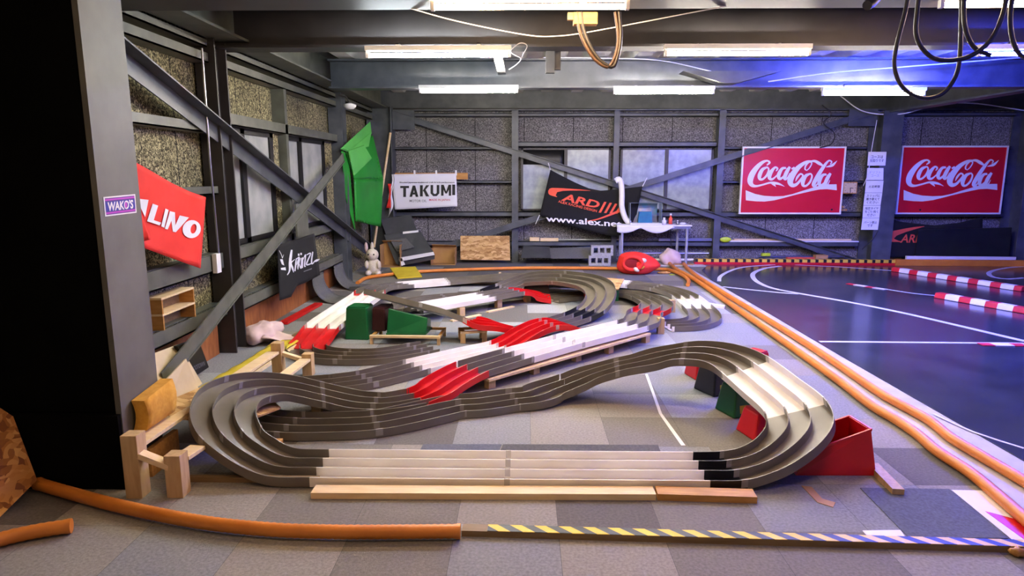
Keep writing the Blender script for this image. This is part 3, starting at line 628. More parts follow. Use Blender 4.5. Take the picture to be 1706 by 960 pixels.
def bin_closed(name, label, base, w, dep, h, rz, m, sticker=True, t=.72):
    o = thing(name, base, label, 'bin', 'plastic bins propping up the tracks'); o.rotation_euler.z = rz
    def loc(mb, nm, mm, bev=0):
        q = mb.build(nm, mm, origin=(0,0,0), bevel=bev); q.parent = o
    a = w/2; c = dep/2
    loc(MB().hexa([(-a,-c,0),(a,-c,0),(a,c,0),(-a,c,0),(-a*t,-c*t,h),(a*t,-c*t,h),(a*t,c*t,h),(-a*t,c*t,h)]), 'bin_body', m, .012)
    loc(MB().box((-a*t*.9,-c*t*.9,h),(a*t*.9,c*t*.9,h+.008)), 'bin_base_ring', m, .003)
    if sticker:
        y = -c-.001; k = (c-c*t)/h
        loc(MB().hexa([(-.055,y+.03*k,.03),(0.005,y+.03*k,.03),(.005,y+.03*k+.004,.03),(-.055,y+.03*k+.004,.03),(-.055,y+.085*k,.085),(.005,y+.085*k,.085),(.005,y+.085*k+.004,.085),(-.055,y+.085*k+.004,.085)]), 'yellow_sticker', 'yellow')
    return o
bin_closed('black_bin', 'black plastic bin with a yellow sticker under the white slope', (1.50,4.96,0), .24, .24, .245, R(25), 'black_bin')
bin_closed('green_bin', 'green plastic bin with a yellow sticker under the white slope', (1.52,4.50,0), .22, .22, .21, R(20), 'green_bin')
bin_closed('red_bin', 'small red plastic bin under the near end of the white slope', (1.55,4.10,0), .24, .22, .17, R(15), 'red_bin')
bin_closed('red_bin', 'red plastic bin at the far end of the white slope behind the black bin', (1.50,5.34,0), .24, .20, .25, R(15), 'red_bin', False)
bin_closed('red_bin', 'red plastic bin whose corner shows beyond the far grey curve', (1.86,5.15,0), .20, .20, .27, R(35), 'red_bin', False)
bin_closed('green_bin', 'dark green plastic bin farthest left under the tilted grey straight', (-1.68,6.62,0), .25, .26, .33, R(-6), 'green_bin', False, .85)
bin_closed('maroon_bin', 'dark maroon plastic bin between the two green bins', (-1.44,6.62,.091), .15, .26, .235, R(-12), 'dark_red_bin', False, .9)
go = thing('green_bin', (-1.15,6.62,.091), 'large green plastic bin on the low pine stand under the tilted grey straight', 'bin', 'plastic bins propping up the tracks')
MB().hexa([(-1.36,6.36,.091),(-.97,6.36,.091),(-.95,6.62,.091),(-1.36,6.66,.091),(-1.34,6.40,.35),(-.95,6.40,.255),(-.94,6.56,.21),(-1.32,6.60,.29)]).build('bin_body', 'green_bin', go, bevel=.01)
MB().bar((-1.36,6.355,.10),(-.97,6.355,.10),.012,.018).bar((-.97,6.355,.10),(-.945,6.62,.10),.012,.018).build('bin_rim', 'green_bin', go)

# ------------------------------------------------------------------ pine stands, planks and legs under the tracks
def stand(name, label, parts, loc, cat='stand'):
    o = thing(name, loc, label, cat)
    for nm, mb, m in parts: mb.build(nm, m, o, bevel=.002)
    return o
B = lambda lo, hi: MB().box(lo, hi)
st = [('leg', B((-2.07,3.17,0),(-1.985,3.255,.345)), 'pine_end'), ('leg', B((-1.86,3.18,0),(-1.775,3.265,.232)), 'pine_end'),
      ('leg', B((-2.09,5.26,0),(-2.005,5.345,.285)), 'pine_end'), ('leg', B((-1.84,5.27,0),(-1.76,5.35,.19)), 'pine_end'),
      ('long_board', MB().bar((-2.05,3.256,.262),(-2.07,5.258,.208),.10,.022), 'pine'), ('long_board', MB().bar((-1.815,3.266,.185),(-1.80,3.42,.18),.09,.022), 'pine'), ('long_board', MB().bar((-1.81,4.70,.165),(-1.81,5.268,.145),.09,.022), 'pine'),
      ('cross_board', MB().bar((-1.99,3.20,.235),(-1.84,3.21,.165),.06,.03), 'pine'), ('cross_board', MB().bar((-2.01,5.30,.19),(-1.82,5.31,.125),.05,.03), 'pine'),
      ('leg', B((-1.55,3.80,0),(-1.50,3.88,.04)), 'brown_wood')]
stand('pine_stand', 'pale pine stand with square posts under the big banked loop at the left', st, (-1.93,4.2,0))
o = MB().prism([(-2.22,3.72,.285),(-2.06,3.66,.245),(-1.72,3.84,.155),(-1.62,4.18,.120),(-1.80,4.36,.16),(-2.10,4.42,.250)], (.25,0,.97), .012).build('strand_board', 'osb', origin=(-1.9,4.0,.13)); tag(o, 'strand board sheet lying on the pine stand beneath the banked loop', 'board')
stand('pine_block', 'orange pine block standing inside the big banked loop', [('block', B((-1.47,4.345,0),(-1.40,4.385,.085)), 'pine_end')], (-1.44,4.36,0), 'block')
tag(MB().box((-2.10,3.42,0),(-2.07,3.72,.16)).build('brown_board', 'brown_wood'), 'brown board standing behind the front pine post by the column', 'board')
tag(MB().box((-1.95,3.36,0),(-1.12,3.39,.03)).build('wood_batten', 'old_wood'), 'thin timber batten on the floor behind the pine posts', 'timber')
tag(MB().prism([(-1.62,3.66,0),(-1.56,3.66,0),(-1.56,3.66,.05),(-1.62,3.66,.09)], (0,1,0), .05).build('wood_wedge', 'brown_wood'), 'small brown wooden wedge under the big banked loop', 'block')
# long plank carrying the raised straight
a = V((-0.404,5.078,0.081)); d2 = V((1.506,1.421, 0)).normalized(); nrm = V((d2.y,-d2.x,0))
po = thing('plank_bench', (.3,5.5,0), 'long pine plank on short block legs carrying the raised straight track', 'bench')
A = a+nrm*.06; Bq = V((1.122,6.519,0.105))+nrm*.06
MB().bar(A, Bq, .29, .022).build('plank', 'pine', po, bevel=.002)
for q in ((819,647),(893,623),(963,602),(1017,589),(1078,571)):
    p = PZ(*q)-nrm*.02; t_ = ((p-A)*1.0); f = V((t_.x,t_.y,0)).dot(d2)/((Bq-A).length); zt = A.z+(Bq.z-A.z)*max(0, min(1, f))-.013
    L_ = MB(); c = p-nrm*.0; u = d2*.035; v = nrm*.03
    L_.hexa([c-u-v, c+u-v, c+u+v, c-u+v]+[x+V((0,0,zt)) for x in (c-u-v, c+u-v, c+u+v, c-u+v)]); L_.build('leg', 'pine_end', po, bevel=.002)
for q, h, lab in (((1101,556), .17, 'wooden block under the grey S curve, next to the hairpin end'), ((1120,520), .15, 'wooden block under the red pieces of the S curve')):
    p = PZ(*q); tag(MB().box((p.x-.04,p.y-.03,0),(p.x+.03,p.y+.04,h)).build('wood_block', 'pine_end', bevel=.003), lab, 'block')
MB().prism([PZ(724,673,.0), PZ(771,664,.0), PZ(771,646,.02), PZ(724,668,.0)], (-nrm.x,-nrm.y,0), .006).build('side_panel', 'red_track', ramp)
# blocks and flat battens under the middle white straight
dn = V((.79,.76,0)).normalized(); nn_ = V((dn.y,-dn.x,0))
for (q, h), lab in zip([((770,527), .108), ((832,513), .114), ((880,503), .118)], ('leftmost', 'middle', 'rightmost')):
    p = PZ(*q)+V((0,0,0)); p = p-nn_*.02; k = MB(); u = dn*.04; v = nn_*.03
    k.hexa([p-u-v, p+u-v, p+u+v, p-u+v]+[x+V((0,0,h)) for x in (p-u-v, p+u-v, p+u+v, p-u+v)])
    tag(k.build('pine_block', 'pine_end', bevel=.003), '%s of the three pine blocks under the middle white straight' % lab, 'block', 'pine blocks under the middle white straight')
for q0, q1, lab in (((752,536),(800,526),'pine batten flat on the carpet at the foot of the leftmost pine block'), ((812,521),(855,512),'pine batten flat on the carpet at the foot of the middle pine block'), ((745,473),(830,473),'thin pale batten under the far grey straight')):
    p, q = PZ(*q0), PZ(*q1); tag(MB().bar(p+V((0,0,.008)), q+V((0,0,.008)), .05, .016).build('pine_batten', 'pine'), lab, 'timber')
# low pine stands under the bins and the red hump
def low_stand(label, x0, y0, x1, y1, w, h, leg=.03, m='brown_wood'):
    a = V((x0,y0,0)); b = V((x1,y1,0)); d = (b-a).normalized(); n = V((-d.y,d.x,0)); o = thing('pine_stand', (a+b)/2, label, 'stand')
    MB().bar(a+n*.02+V((0,0,h-.011)), b+n*.02+V((0,0,h-.011)), .04, .022).build('long_board', 'pine', o); MB().bar(a+n*(w-.02)+V((0,0,h-.011)), b+n*(w-.02)+V((0,0,h-.011)), .04, .022).build('long_board', m, o)
    for p in (a+d*leg/2, b-d*leg/2):
        MB().bar(p+n*.041+V((0,0,h-.018)), p+n*(w-.041)+V((0,0,h-.018)), leg, .02).build('cross_board', m, o)
        for q in (p+n*.02, p+n*(w-.02)):
            MB().box((q.x-leg/2,q.y-.016,0),(q.x+leg/2,q.y+.016,h-.022)).build('leg', 'pine_end', o)
    return o
low_stand('low pine stand under the large green bin and the maroon bin', -1.52, 6.32, -.82, 6.29, .40, .09)
low_stand('short pine stand under the red hump and tilted straight', -.62, 6.36, -.36, 6.42, .20, .12, .05)
# strand board table under the far loop
tb = thing('strand_board_table', (.6,8.9,0), 'strand board table top on bins carrying the raised far loop', 'table')
MB().prism([(.22,9.60,.19),(.26,8.98,.19),(.55,8.84,.19),(.84,8.60,.19),(.98,8.30,.19),(1.22,8.36,.19),(1.42,9.20,.19)], (0,0,1), .012).build('table_top', 'osb', tb)
MB().box((1.16,8.60,0),(1.26,9.0,.19)).build('green_side', 'green_bin', tb)
bin_closed('red_bin', 'dark red bin under the strand board table, right one', (.93,8.72,0), .26, .25, .18, 0, 'red_bin', False)
bin_closed('red_bin', 'dark red bin under the strand board table, left one', (.18,8.98,0), .42, .22, .18, 0, 'dark_red_bin', False)
# far straight props
for q, h, lab in (((787,473), .08, 'small pale post under the far grey straight'), ((833,463), .09, 'small pale post under the left end of the far loop')):
    p = PZ(*q); tag(MB().box((p.x-.02,p.y-.02,0),(p.x+.02,p.y+.02,h)).build('wood_post', 'pine', bevel=.002), lab, 'block')
tag(MB().box((1.55,9.50,0),(1.66,9.66,.05)).build('white_block', 'white', bevel=.003), 'small white block under the far straight beside the strand board table', 'block')
tag(MB().prism([(2.22,8.42,.0),(2.50,8.10,.0),(2.54,8.20,.0),(2.30,8.46,.0)], (0,0,1), .03).build('white_marker', 'white'), 'flat white marker piece beside the far right hairpin', 'marker')
# ------------------------------------------------------------------ banners and signs: an outline on its own wall plane
def sheet_text(fn, body, box, name, m, parent, **kw):
    """letters fitted in box (x0, x1, ytop, ybottom) of the sheet's own coordinates, laid on the sheet by fn"""
    vs, fs = fit_text(body, box[0], box[1], 0, 1, **kw)
    n = len(vs); b = MB(); b.add([fn(x, box[3]+(box[2]-box[3])*y) for x, y in vs], fs); return b.build(name, m, parent)
def sheet_poly(fn, pts, name, m, parent):
    b = MB(); b.add([fn(*p) for p in pts], [tuple(range(len(pts)))]); return b.build(name, m, parent)
def sheet_strokes(fn, sts, name, m, parent, n=(0,-1,0)):
    b = MB()
    for k, s_ in enumerate(sts):
        vs, fs = stroke([(p[0]/100, p[1]/100) for p in s_], [p[2]/100 for p in s_]); b.add([fn(x*100, y*100)+V(n)*(.0006*k) for x, y in vs], fs)
    return b.build(name, m, parent)
def pairs_strip(fn, rows, name, m, parent):
    n = len(rows); b = MB(); b.add([fn(x, a) for x, a, c in rows]+[fn(x, c) for x, a, c in rows], [(i, i+1, n+i+1, n+i) for i in range(n-1)]); return b.build(name, m, parent)
# ---- the two red cola signs (script lettering traced as pen strokes in one sign's own coordinates)
SCRIPT = [
 [(395,268,12),(432,232,26),(398,208,22),(330,235,42),(250,310,62),(190,400,76),(168,480,72),(190,530,52),(245,545,30),(330,527,22),(430,500,24),(500,505,34),(560,520,24),(622,550,3)],
 [(440,505,10),(480,525,26),(508,555,3)],
 [(398,292,20),(335,325,42),(295,400,52),(297,448,38),(335,452,26),(390,400,26),(418,325,22),(398,288,18)],
 [(515,345,10),(535,312,24),(500,298,26),(440,370,52),(425,435,46),(462,452,28),(520,405,14),(560,350,7)],
 [(648,302,24),(595,315,36),(550,390,50),(552,442,40),(585,440,28),(640,380,18),(668,305,18)],
 [(700,288,30),(660,350,48),(625,430,46),(640,452,30),(668,425,14),(695,370,6)],
 [(722,318,22),(762,296,24)],
 [(925,338,10),(900,318,18),(912,272,20),(958,225,22),(992,240,16),(962,300,14),(920,338,10)],
 [(990,215,24),(920,226,36),(820,290,56),(735,390,76),(697,480,76),(722,532,56),(780,520,36),(848,445,26),(868,402,22),(835,384,22),(792,430,26),(768,480,6)],
 [(955,222,16),(1030,213,32),(1090,243,42),(1140,275,20)],
 [(968,378,20),(905,410,42),(865,485,52),(867,535,38),(905,540,26),(960,487,26),(988,412,22),(968,374,18)],
 [(1180,292,8),(1262,268,32),(1330,208,3)],
 [(1238,255,10),(1256,222,18),(1212,212,22),(1130,310,44),(1045,440,52),(1003,525,48),(1025,545,28),(1070,495,8)],
 [(1180,388,24),(1127,402,36),(1082,478,50),(1084,530,40),(1117,528,28),(1172,468,18),(1200,392,18)],
 [(1235,374,30),(1192,438,48),(1157,518,44),(1172,540,28),(1198,512,14),(1222,465,6)]]
RIBBON = [(105,600,735),(230,650,748),(350,675,752),(480,683,735),(600,678,705),(720,652,672),(850,610,640),(970,573,612),(1080,540,590),(1180,522,585),(1310,520,600)]
def cola_sign(x0, x1, z0, z1, yf, label, spot):
    o = thing('red_sign', ((x0+x1)/2, yf, z0), label, 'sign', 'red script signs on the far wall')
    def fn(x, y):
        v = (y-22)/900; l = 78-73*v; r = 1465-120*v; return V((x0+(x-l)/(r-l)*(x1-x0), yf-.0015, z1-v*(z1-z0)))
    MB().box((x0+.03,yf,z0+.03),(x1-.03,yf+.03,z1-.03)).build('sign_face', 'sign_red', o)
    f = .03; b = MB().box((x0,yf-.008,z0),(x1,yf+.035,z0+f)).box((x0,yf-.008,z1-f),(x1,yf+.035,z1)).box((x0,yf-.008,z0+f),(x0+f,yf+.035,z1-f)).box((x1-f,yf-.008,z0+f),(x1,yf+.035,z1-f)); b.build('sign_frame', 'white', o)
    sheet_strokes(fn, SCRIPT, 'script_lettering', 'white', o); pairs_strip(fn, RIBBON, 'wave_ribbon', 'white', o)
    for z in (.92, 2.10): MB().box((x0+.3,yf+.03,z),(x0+.4,12.505,z+.03)).box((x1-.4,yf+.03,z),(x1-.3,12.505,z+.03)).build('mounting_bracket', 'steel', o)
    for s_ in spot: MB().tube([fn(*s_), fn(*s_)+V((0,-.004,0))], .018, 10).build('screw_hole', 'black', o)
M['sign_red'] = mat('sign_red', S(204,14,36), .4, c2=S(212,18,40), scale=2)
cola_sign(3.985, 5.86, .915, 2.14, 12.36, 'red sign with white script lettering left of the notice column', [(1230,860)])
cola_sign(6.885, 8.80, .915, 2.155, 12.40, 'red sign with white script lettering right of the notice column, nearest the right edge', [(320,865)])
# ---- clock
ck = thing('wall_clock', (5.98,12.40,1.28), 'square cream wall clock beside the left red sign', 'clock')
p0, p1 = PY(1402,323,12.4), PY(1428,303,12.4); x0, x1, z0, z1 = p0.x, p1.x, p0.z, p1.z
MB().box((x0,12.37,z0),(x1,12.44,z1)).build('clock_case', 'brown_wood', ck, bevel=.01)
MB().box((x0+.02,12.365,z0+.02),(x1-.02,12.37,z1-.02)).build('clock_face', 'ply', ck)
cx, cz = (x0+x1)/2, (z0+z1)/2
for nm, ang, L in (('hour_hand', 100, .055), ('minute_hand', 175, .085)):
    a = R(ang); MB().bar((cx,12.36,cz),(cx+sin(a)*L,12.36,cz+cos(a)*L),.009,.004,(0,-1,0)).build(nm, 'black', ck)
mk = MB()
for k in range(12): a = R(30*k); mk.bar((cx+sin(a)*.09,12.362,cz+cos(a)*.09),(cx+sin(a)*.108,12.362,cz+cos(a)*.108),.006,.003,(0,-1,0))
mk.build('hour_marks', 'black', ck)
sb = thing('small_parts_rack', PY(1405,352,12.45), 'small bundle of round sticks on the ledge under the wall clock', 'rack')
for i in range(7):
    p = PY(1399+3.6*(i%4), 350-5*(i//4), 12.42); MB().tube([p, p+V((0,.10,0))], .02, 8).build('stick', 'brown_wood' if i%2 else 'pine_end', sb)
MB().box((PY(1397,0,12.5).x,12.42,.905+.03),(PY(1427,0,12.5).x,12.5,.95)).build('tray', 'old_wood', sb)
M['faint_ink'] = mat('faint_ink', S(176,176,182), .7)
# ---- notices on the far column
NOT = [((1447,253),(1477,253),(1475,276),(1445,276),['コースは','左回りです']), ((1445,280),(1472,280),(1471.5,300),(1443.5,300),['ドリフト','コース']),
       ((1443,301),(1472,301),(1470,321),(1441,321),['土足厳禁']), ((1441,321.5),(1470,321.5),(1467,342),(1438.5,342),['スリッパに','履き替えて','ください']),
       ((1438.5,342.5),(1467,342.5),(1465,363),(1437,363),['指定タイヤ','をご使用く','ださい']), ((1437,363.5),(1465,363.5),(1462.5,383),(1434.5,383),['バーン禁止','です'])]
NL = ['topmost white notice on the far column, about the direction of the course', 'white notice with faint grey writing, second from the top on the far column', 'white notice with one line of writing on the far column',
      'white notice with three lines about slippers on the far column', 'white notice with three lines about tyres on the far column', 'lowest white notice on the far column']
for k, (tl, tr, br, bl, lines) in enumerate(NOT):
    c = [PY(*p, 12.093) for p in (tl, tr, br, bl)]; o = thing('paper_notice', (c[3]+c[2])/2, NL[k], 'notice', 'paper notices on the far column')
    MB().prism(c, (0,1,0), .003).build('paper_sheet', 'paper', o)
    fn = lambda u, v, c=c: (c[0]*(1-u)+c[1]*u)*(1-v)+(c[3]*(1-u)+c[2]*u)*v+V((0,-.002,0))
    n = len(lines); hh = .22
    for i, t in enumerate(lines):
        vc = .5+(i-(n-1)/2)*.27; wd = min(.78, .165*len(t)); sheet_text(fn, t, (.5-wd/2, .5+wd/2, vc-hh/2, vc+hh/2), 'writing', 'ink' if k != 1 else 'faint_ink', o, bold=.012)
# ---- white oil banner on the far wall
def plane_y(ox, oy, s, Y, rip=0.0, f=1.0):
    return lambda x, y, dz=0.0: PY(ox+x/s, oy+y/s, Y+rip*sin(x*.013*f+y*.004)+rip*.6*sin(y*.011*f-x*.003)-dz)
def plane_x(ox, oy, s, X, rip=0.0):
    return lambda x, y, dz=0.0: PX(ox+x/s, oy+y/s, X+rip*sin(x*.012+y*.006)+dz)
def cloth(name, label, cat, fn, top, bot, m, nu=24, nv=14, t=.004, nrm=(0,1,0)):
    """sheet between a top and a bottom edge given as polylines in picture-plane coordinates"""
    def at(pl, u):
        k = u*(len(pl)-1); i = min(int(k), len(pl)-2); f = k-i; return (pl[i][0]*(1-f)+pl[i+1][0]*f, pl[i][1]*(1-f)+pl[i+1][1]*f)
    def g_(u, v):
        a, b = at(top, u), at(bot, u); return fn(a[0]*(1-v)+b[0]*v, a[1]*(1-v)+b[1]*v)
    b = MB(); b.grid(g_, nu, nv, t, nrm); xs = b.v; c = sum(xs, V())/len(xs); o = thing(name, (c.x, c.y, min(p.z for p in xs)), label, cat); b.build('cloth', m, o); return o
fn = plane_y(640, 280, 10.66, 12.225, .008)
tk = cloth('white_banner', 'white banner with bold black lettering on the far wall near the corner', 'banner', fn, [(130,112),(700,103),(1280,96)], [(190,740),(740,712),(1300,680)], 'white_cloth')
on = lambda x, y: fn(x, y, .006)
BLOCK = {'T': [[(0,0),(1,0),(1,.2),(0,.2)],[(.34,.2),(.66,.2),(.66,1),(.34,1)]], 'A': [[(.36,0),(.64,0),(.30,1),(0,1)],[(.36,0),(.64,0),(1,1),(.70,1)],[(.27,.62),(.73,.62),(.78,.80),(.22,.80)]],
 'K': [[(0,0),(.3,0),(.3,1),(0,1)],[(.66,0),(1,0),(.45,.55),(.28,.52)],[(.36,.48),(.58,.36),(1,1),(.64,1)]], 'U': [[(0,0),(.3,0),(.3,.75),(0,.75)],[(.7,0),(1,0),(1,.75),(.7,.75)],[(0,.75),(.3,.7),(.42,.8),(.3,1)],[(1,.75),(.7,.7),(.58,.8),(.7,1)],[(.3,1),(.42,.8),(.58,.8),(.7,1)]],
 'M': [[(0,0),(.24,0),(.24,1),(0,1)],[(.76,0),(1,0),(1,1),(.76,1)],[(0,0),(.26,0),(.58,.8),(.42,.8)],[(.74,0),(1,0),(.58,.8),(.42,.8)]], 'I': [[(0,0),(1,0),(1,1),(0,1)]]}
for ch, x0, x1, y0, y1 in (('T',285,442,318,515),('A',450,608,312,512),('K',636,802,306,506),('U',824,980,302,500),('M',1012,1190,298,492),('I',1208,1262,294,482)):
    b = MB()
    for k, q in enumerate(BLOCK[ch]): b.add([fn(x0+(x1-x0)*a, y0+(y1-y0)*c_, .006+.0004*k) for a, c_ in q], [(0,1,2,3)])
    b.build('bold_letter', 'ink', tk)
sheet_text(on, 'Blended Japanese traditional craft & high-performance', (275,1250,243,275), 'small_lettering', 'ink', tk, bold=.02)
sheet_text(on, 'MOTOR OIL', (450,755,562,606), 'small_lettering', 'grey_ink', tk, bold=.01)
sheet_text(on, 'MADE IN JAPAN', (800,1170,548,594), 'red_lettering', 'red_ink', tk, bold=.01)
for x in (540, 925, 1275): MB().prism([fn(x-16,40,.008), fn(x+16,40,.008), fn(x+18,132,.008), fn(x-16,132,.008)], (0,1,0), .002).build('white_tape', 'white', tk)
cr = MB(); cr.grid(lambda u, v: fn(130-70*v+110*u*(1-.3*v)*(.4+.6*v)+20*sin(9*v), 120+760*v-150*u*v, .03+.03*sin(7*u+5*v)), 8, 16, .003, (0,1,0)); cr.build('crumpled_corner', 'white_cloth', tk)
rc = MB(); rc.grid(lambda u, v: fn(60+60*u+30*sin(4*v)*(1-u), 280+430*v, .062+.01*sin(8*v)), 4, 10, .002, (0,1,0)); rc.build('red_print', 'red_cloth', tk)
tag(MB().box((PY(645,0,12.46).x,12.45,PY(700,299,12.46).z),(PY(776,0,12.46).x,12.49,PY(700,288,12.46).z)).build('brown_batten', 'brown_wood'), 'brown batten fixed along the wall behind the white banner', 'timber')
# ---- black racing banner strung between the far braces
fn = plane_y(890, 270, 6.86, 12.26, .02, .7)
ab = cloth('black_banner', 'large black banner with orange-red lettering strung across the far windows', 'banner', fn, [(185,88),(330,165),(480,240),(620,300),(760,328),(900,318),(1060,300),(1238,278)], [(62,608),(200,655),(330,705),(480,745),(620,785),(780,825),(900,845),(1125,815)], 'black_cloth', 30, 16)
on = lambda x, y: fn(x, y, .007)
def slant(x0, x1, yt0, yt1, h): # text band rising or falling across the cloth
    return lambda x, y: on(x, y+(yt1-yt0)*(x-x0)/(x1-x0))
sheet_text(slant(300,750,372,475,0), 'ARD', (308,748,346,436), 'bold_lettering', 'orange_red', ab, bold=.028, shear=.3)
sheet_text(slant(270,720,0,115,0), 'ALEX RACING DESIGN', (272,718,432,462), 'small_lettering', 'orange_red', ab, bold=.02, shear=.15)
sheet_text(slant(130,920,0,60,0), 'www.alex.net', (135,1000,610,680), 'white_lettering', 'white', ab, bold=.02)
pairs_strip(on, [(160,330,335),(175,305,352),(200,296,368),(240,296,392),(262,297,345),(330,300,330),(420,306,326),(520,312,326),(640,326,329)], 'swoosh', 'orange_red', ab)
sheet_strokes(on, [[(165,330,10),(185,356,40),(240,388,14),(262,400,3)]], 'swoosh', 'orange_red', ab)
sheet_strokes(on, [[(600,676,3),(720,655,14),(860,606,22),(985,555,30)]], 'swoosh', 'orange_red', ab)
for k in range(4): x = 765+62*k; sheet_poly(on, [(x+35,455+10*k),(x+62,458+10*k),(x-2,580+4*k),(x-30,578+4*k)], 'slash_mark', 'orange_red', ab)
for a, b_ in (((185,90),(160,10)), ((1238,278),(1290,180)), ((62,605),(15,710))): MB().tube([fn(*a), fn(*b_)], .008, 6).build('tie_cord', 'white_cloth', ab)
# ---- second black banner and dark board at right
fn = plane_y(1400, 160, 3.2, 12.30, .02, 2)
bb = cloth('black_banner', 'black banner with an orange-red swoosh hung low beside the notice column', 'banner', fn, [(222,640),(330,672),(500,690),(640,675),(760,645)], [(245,862),(400,862),(520,862),(640,862),(752,862)], 'black_cloth')
on = lambda x, y: fn(x, y, .007)
pairs_strip(on, [(245,742,748),(255,728,765),(275,720,772),(300,716,745),(350,706,725),(400,698,710),(448,694,696)], 'swoosh', 'orange_red', bb)
sheet_strokes(on, [[(250,748,12),(270,765,22),(305,774,8),(330,778,3)]], 'swoosh', 'orange_red', bb)
sheet_text(on, 'ARD', (318,445,738,782), 'bold_lettering', 'orange_red', bb, bold=.02, shear=.3)
tag(MB().prism([PY(1530,383,12.22), PY(1686,379,12.22), PY(1679,442,12.2), PY(1523,442,12.2)], (0,1,0), .012).build('dark_board', 'dark_glass'), 'large dark board leaning low at the right in front of the black banner', 'board')
# ---- red banner on the left wall
fn = plane_x(160, 310, 8, -2.66, .012)
rb = cloth('red_banner', 'red banner with white block lettering on the left wall behind the dark column', 'banner', fn, [(465,-352),(700,-220),(1010,-40),(1240,70),(1465,150)], [(590,805),(760,870),(980,950),(1170,1020),(1395,1098)], 'red_cloth', 24, 14, .004, (-1,0,0))
on = lambda x, y: fn(x, y, .007)
sheet_poly(on, [(570,170),(700,185),(655,415),(600,300)], 'letter_a', 'white_cloth', rb)
sheet_poly(on, [(755,235),(828,262),(770,455),(868,488),(848,525),(680,470)], 'letter_l', 'white_cloth', rb)
sheet_poly(on, [(925,300),(968,320),(910,555),(868,538)], 'letter_i', 'white_cloth', rb)
b = MB(); n_ = [(985,335),(1052,352),(955,580),(918,570)]; b.add([on(*p) for p in n_], [(0,1,2,3)]); b.add([on(*p) for p in [(985,335),(1052,352),(1062,615),(1025,610)]], [(0,1,2,3)]); b.add([on(*p) for p in [(1115,392),(1240,420),(1062,618),(1025,600)]], [(0,1,2,3)]); b.build('letter_n', 'white_cloth', rb)
ring = MB(); k = 24; O = []; I = []
for i in range(k):
    a = 2*pi*i/k; u, v = cos(a), sin(a); O.append(on(1275+118*u-30*v, 575+118*v+25*u)); I.append(on(1300+38*u-14*v, 570+64*v+6*u))
ring.add(O+I, [(i,(i+1)%k,k+(i+1)%k,k+i) for i in range(k)]); ring.build('letter_o', 'white_cloth', rb)
MB().grid(lambda u, v: fn(540+(60+130*v)*u, 345+ (400-40*u)*v*1.0+10, .02+.05*u*v), 6, 6, .003, (-1,0,0)).build('folded_corner', 'red_cloth', rb)
# ---- sticker on the near column
c = [PX(*p, -2.1285) for p in ((172,328.5),(225,323.5),(227.5,354.5),(175,361))]
o = thing('column_sticker', (c[2]+c[3])/2, 'blue and magenta sticker with white lettering on the near column', 'sticker')
fn = lambda u, v, d=0.0: (c[0]*(1-u)+c[1]*u)*(1-v)+(c[3]*(1-u)+c[2]*u)*v+V((d,0,0))
def patch(u0, u1, v0, v1, d, nm, m): MB().add([fn(u0,v0,d), fn(u1,v0,d), fn(u1,v1,d), fn(u0,v1,d)], [(0,1,2,3)]).build(nm, m, o)
M['sticker_blue'] = mat('sticker_blue', S(40,40,150), .4); M['magenta'] = mat('magenta_print', S(190,60,190), .4); M['purple'] = mat('purple_print', S(88,32,130), .4)
patch(0,1,0,1,.0005,'white_border','white'); patch(.035,.965,.07,.93,.001,'purple_field','purple'); patch(.035,.965,.12,.20,.0015,'magenta_band','magenta'); patch(.035,.965,.80,.88,.0015,'magenta_band','magenta'); patch(.035,.965,.25,.76,.0015,'blue_field','sticker_blue')
sheet_text(lambda x, y: fn(x, y, .002), "WAKO'S", (.10,.90,.27,.75), 'white_lettering', 'white', o, bold=.035, shear=.1)
sheet_poly(lambda x, y: fn(x, y, .0022), [(.655,.35),(.69,.42),(.70,.52),(.68,.66),(.65,.70),(.625,.62),(.62,.50),(.635,.40)], 'drop_mark', 'magenta', o)
# ---- black towel with brush lettering
fn = plane_x(460, 380, 9.6, -2.64, .01)
tw = cloth('black_towel', 'black towel with white brush lettering hung over the rail of the left wall', 'towel', fn, [(20,270),(330,180),(610,85)], [(60,1160),(240,1100),(330,930),(480,870),(705,750)], 'black_cloth', 20, 14, .004, (-1,0,0))
on = lambda x, y: fn(x, y, .007)
sheet_strokes(on, [[(250,350,26),(235,450,40),(222,560,40),(215,680,26),(180,752,12)], [(300,500,8),(240,560,22),(262,640,30),(280,710,8)],
   [(320,480,6),(315,560,24),(300,690,20)], [(320,500,10),(365,470,22),(345,540,24),(330,590,8)],
   [(385,480,10),(350,600,24),(345,665,10)], [(360,560,6),(395,640,22),(405,480,18)], [(420,470,22),(415,640,20)], [(420,520,8),(465,430,16),(450,600,22),(470,612,10)],
   [(480,430,14),(545,410,18),(480,580,22),(570,565,16)], [(580,380,20),(562,500,24),(565,570,22),(600,550,14)], [(590,545,12),(640,520,36),(690,500,8)]], 'brush_lettering', 'white_cloth', tw, (1,0,0))
sheet_strokes(on, [[(360,410,26),(362,446,26)], [(398,398,26),(400,432,26)]], 'brush_lettering', 'white_cloth', tw, (1,0,0))
sheet_poly(on, [(62,500),(105,500),(130,600),(90,580)], 'leaf_print', 'white_cloth', tw); sheet_poly(on, [(75,640),(150,628),(158,678),(80,668)], 'leaf_print', 'white_cloth', tw)
sheet_strokes(on, [[(50,360,6),(85,430,10),(100,490,4)],[(122,425,4),(100,480,12)]], 'leaf_print', 'white_cloth', tw)
sheet_poly(on, [(440,690),(570,640),(572,660),(442,705)], 'small_lettering', 'grey_ink', tw)
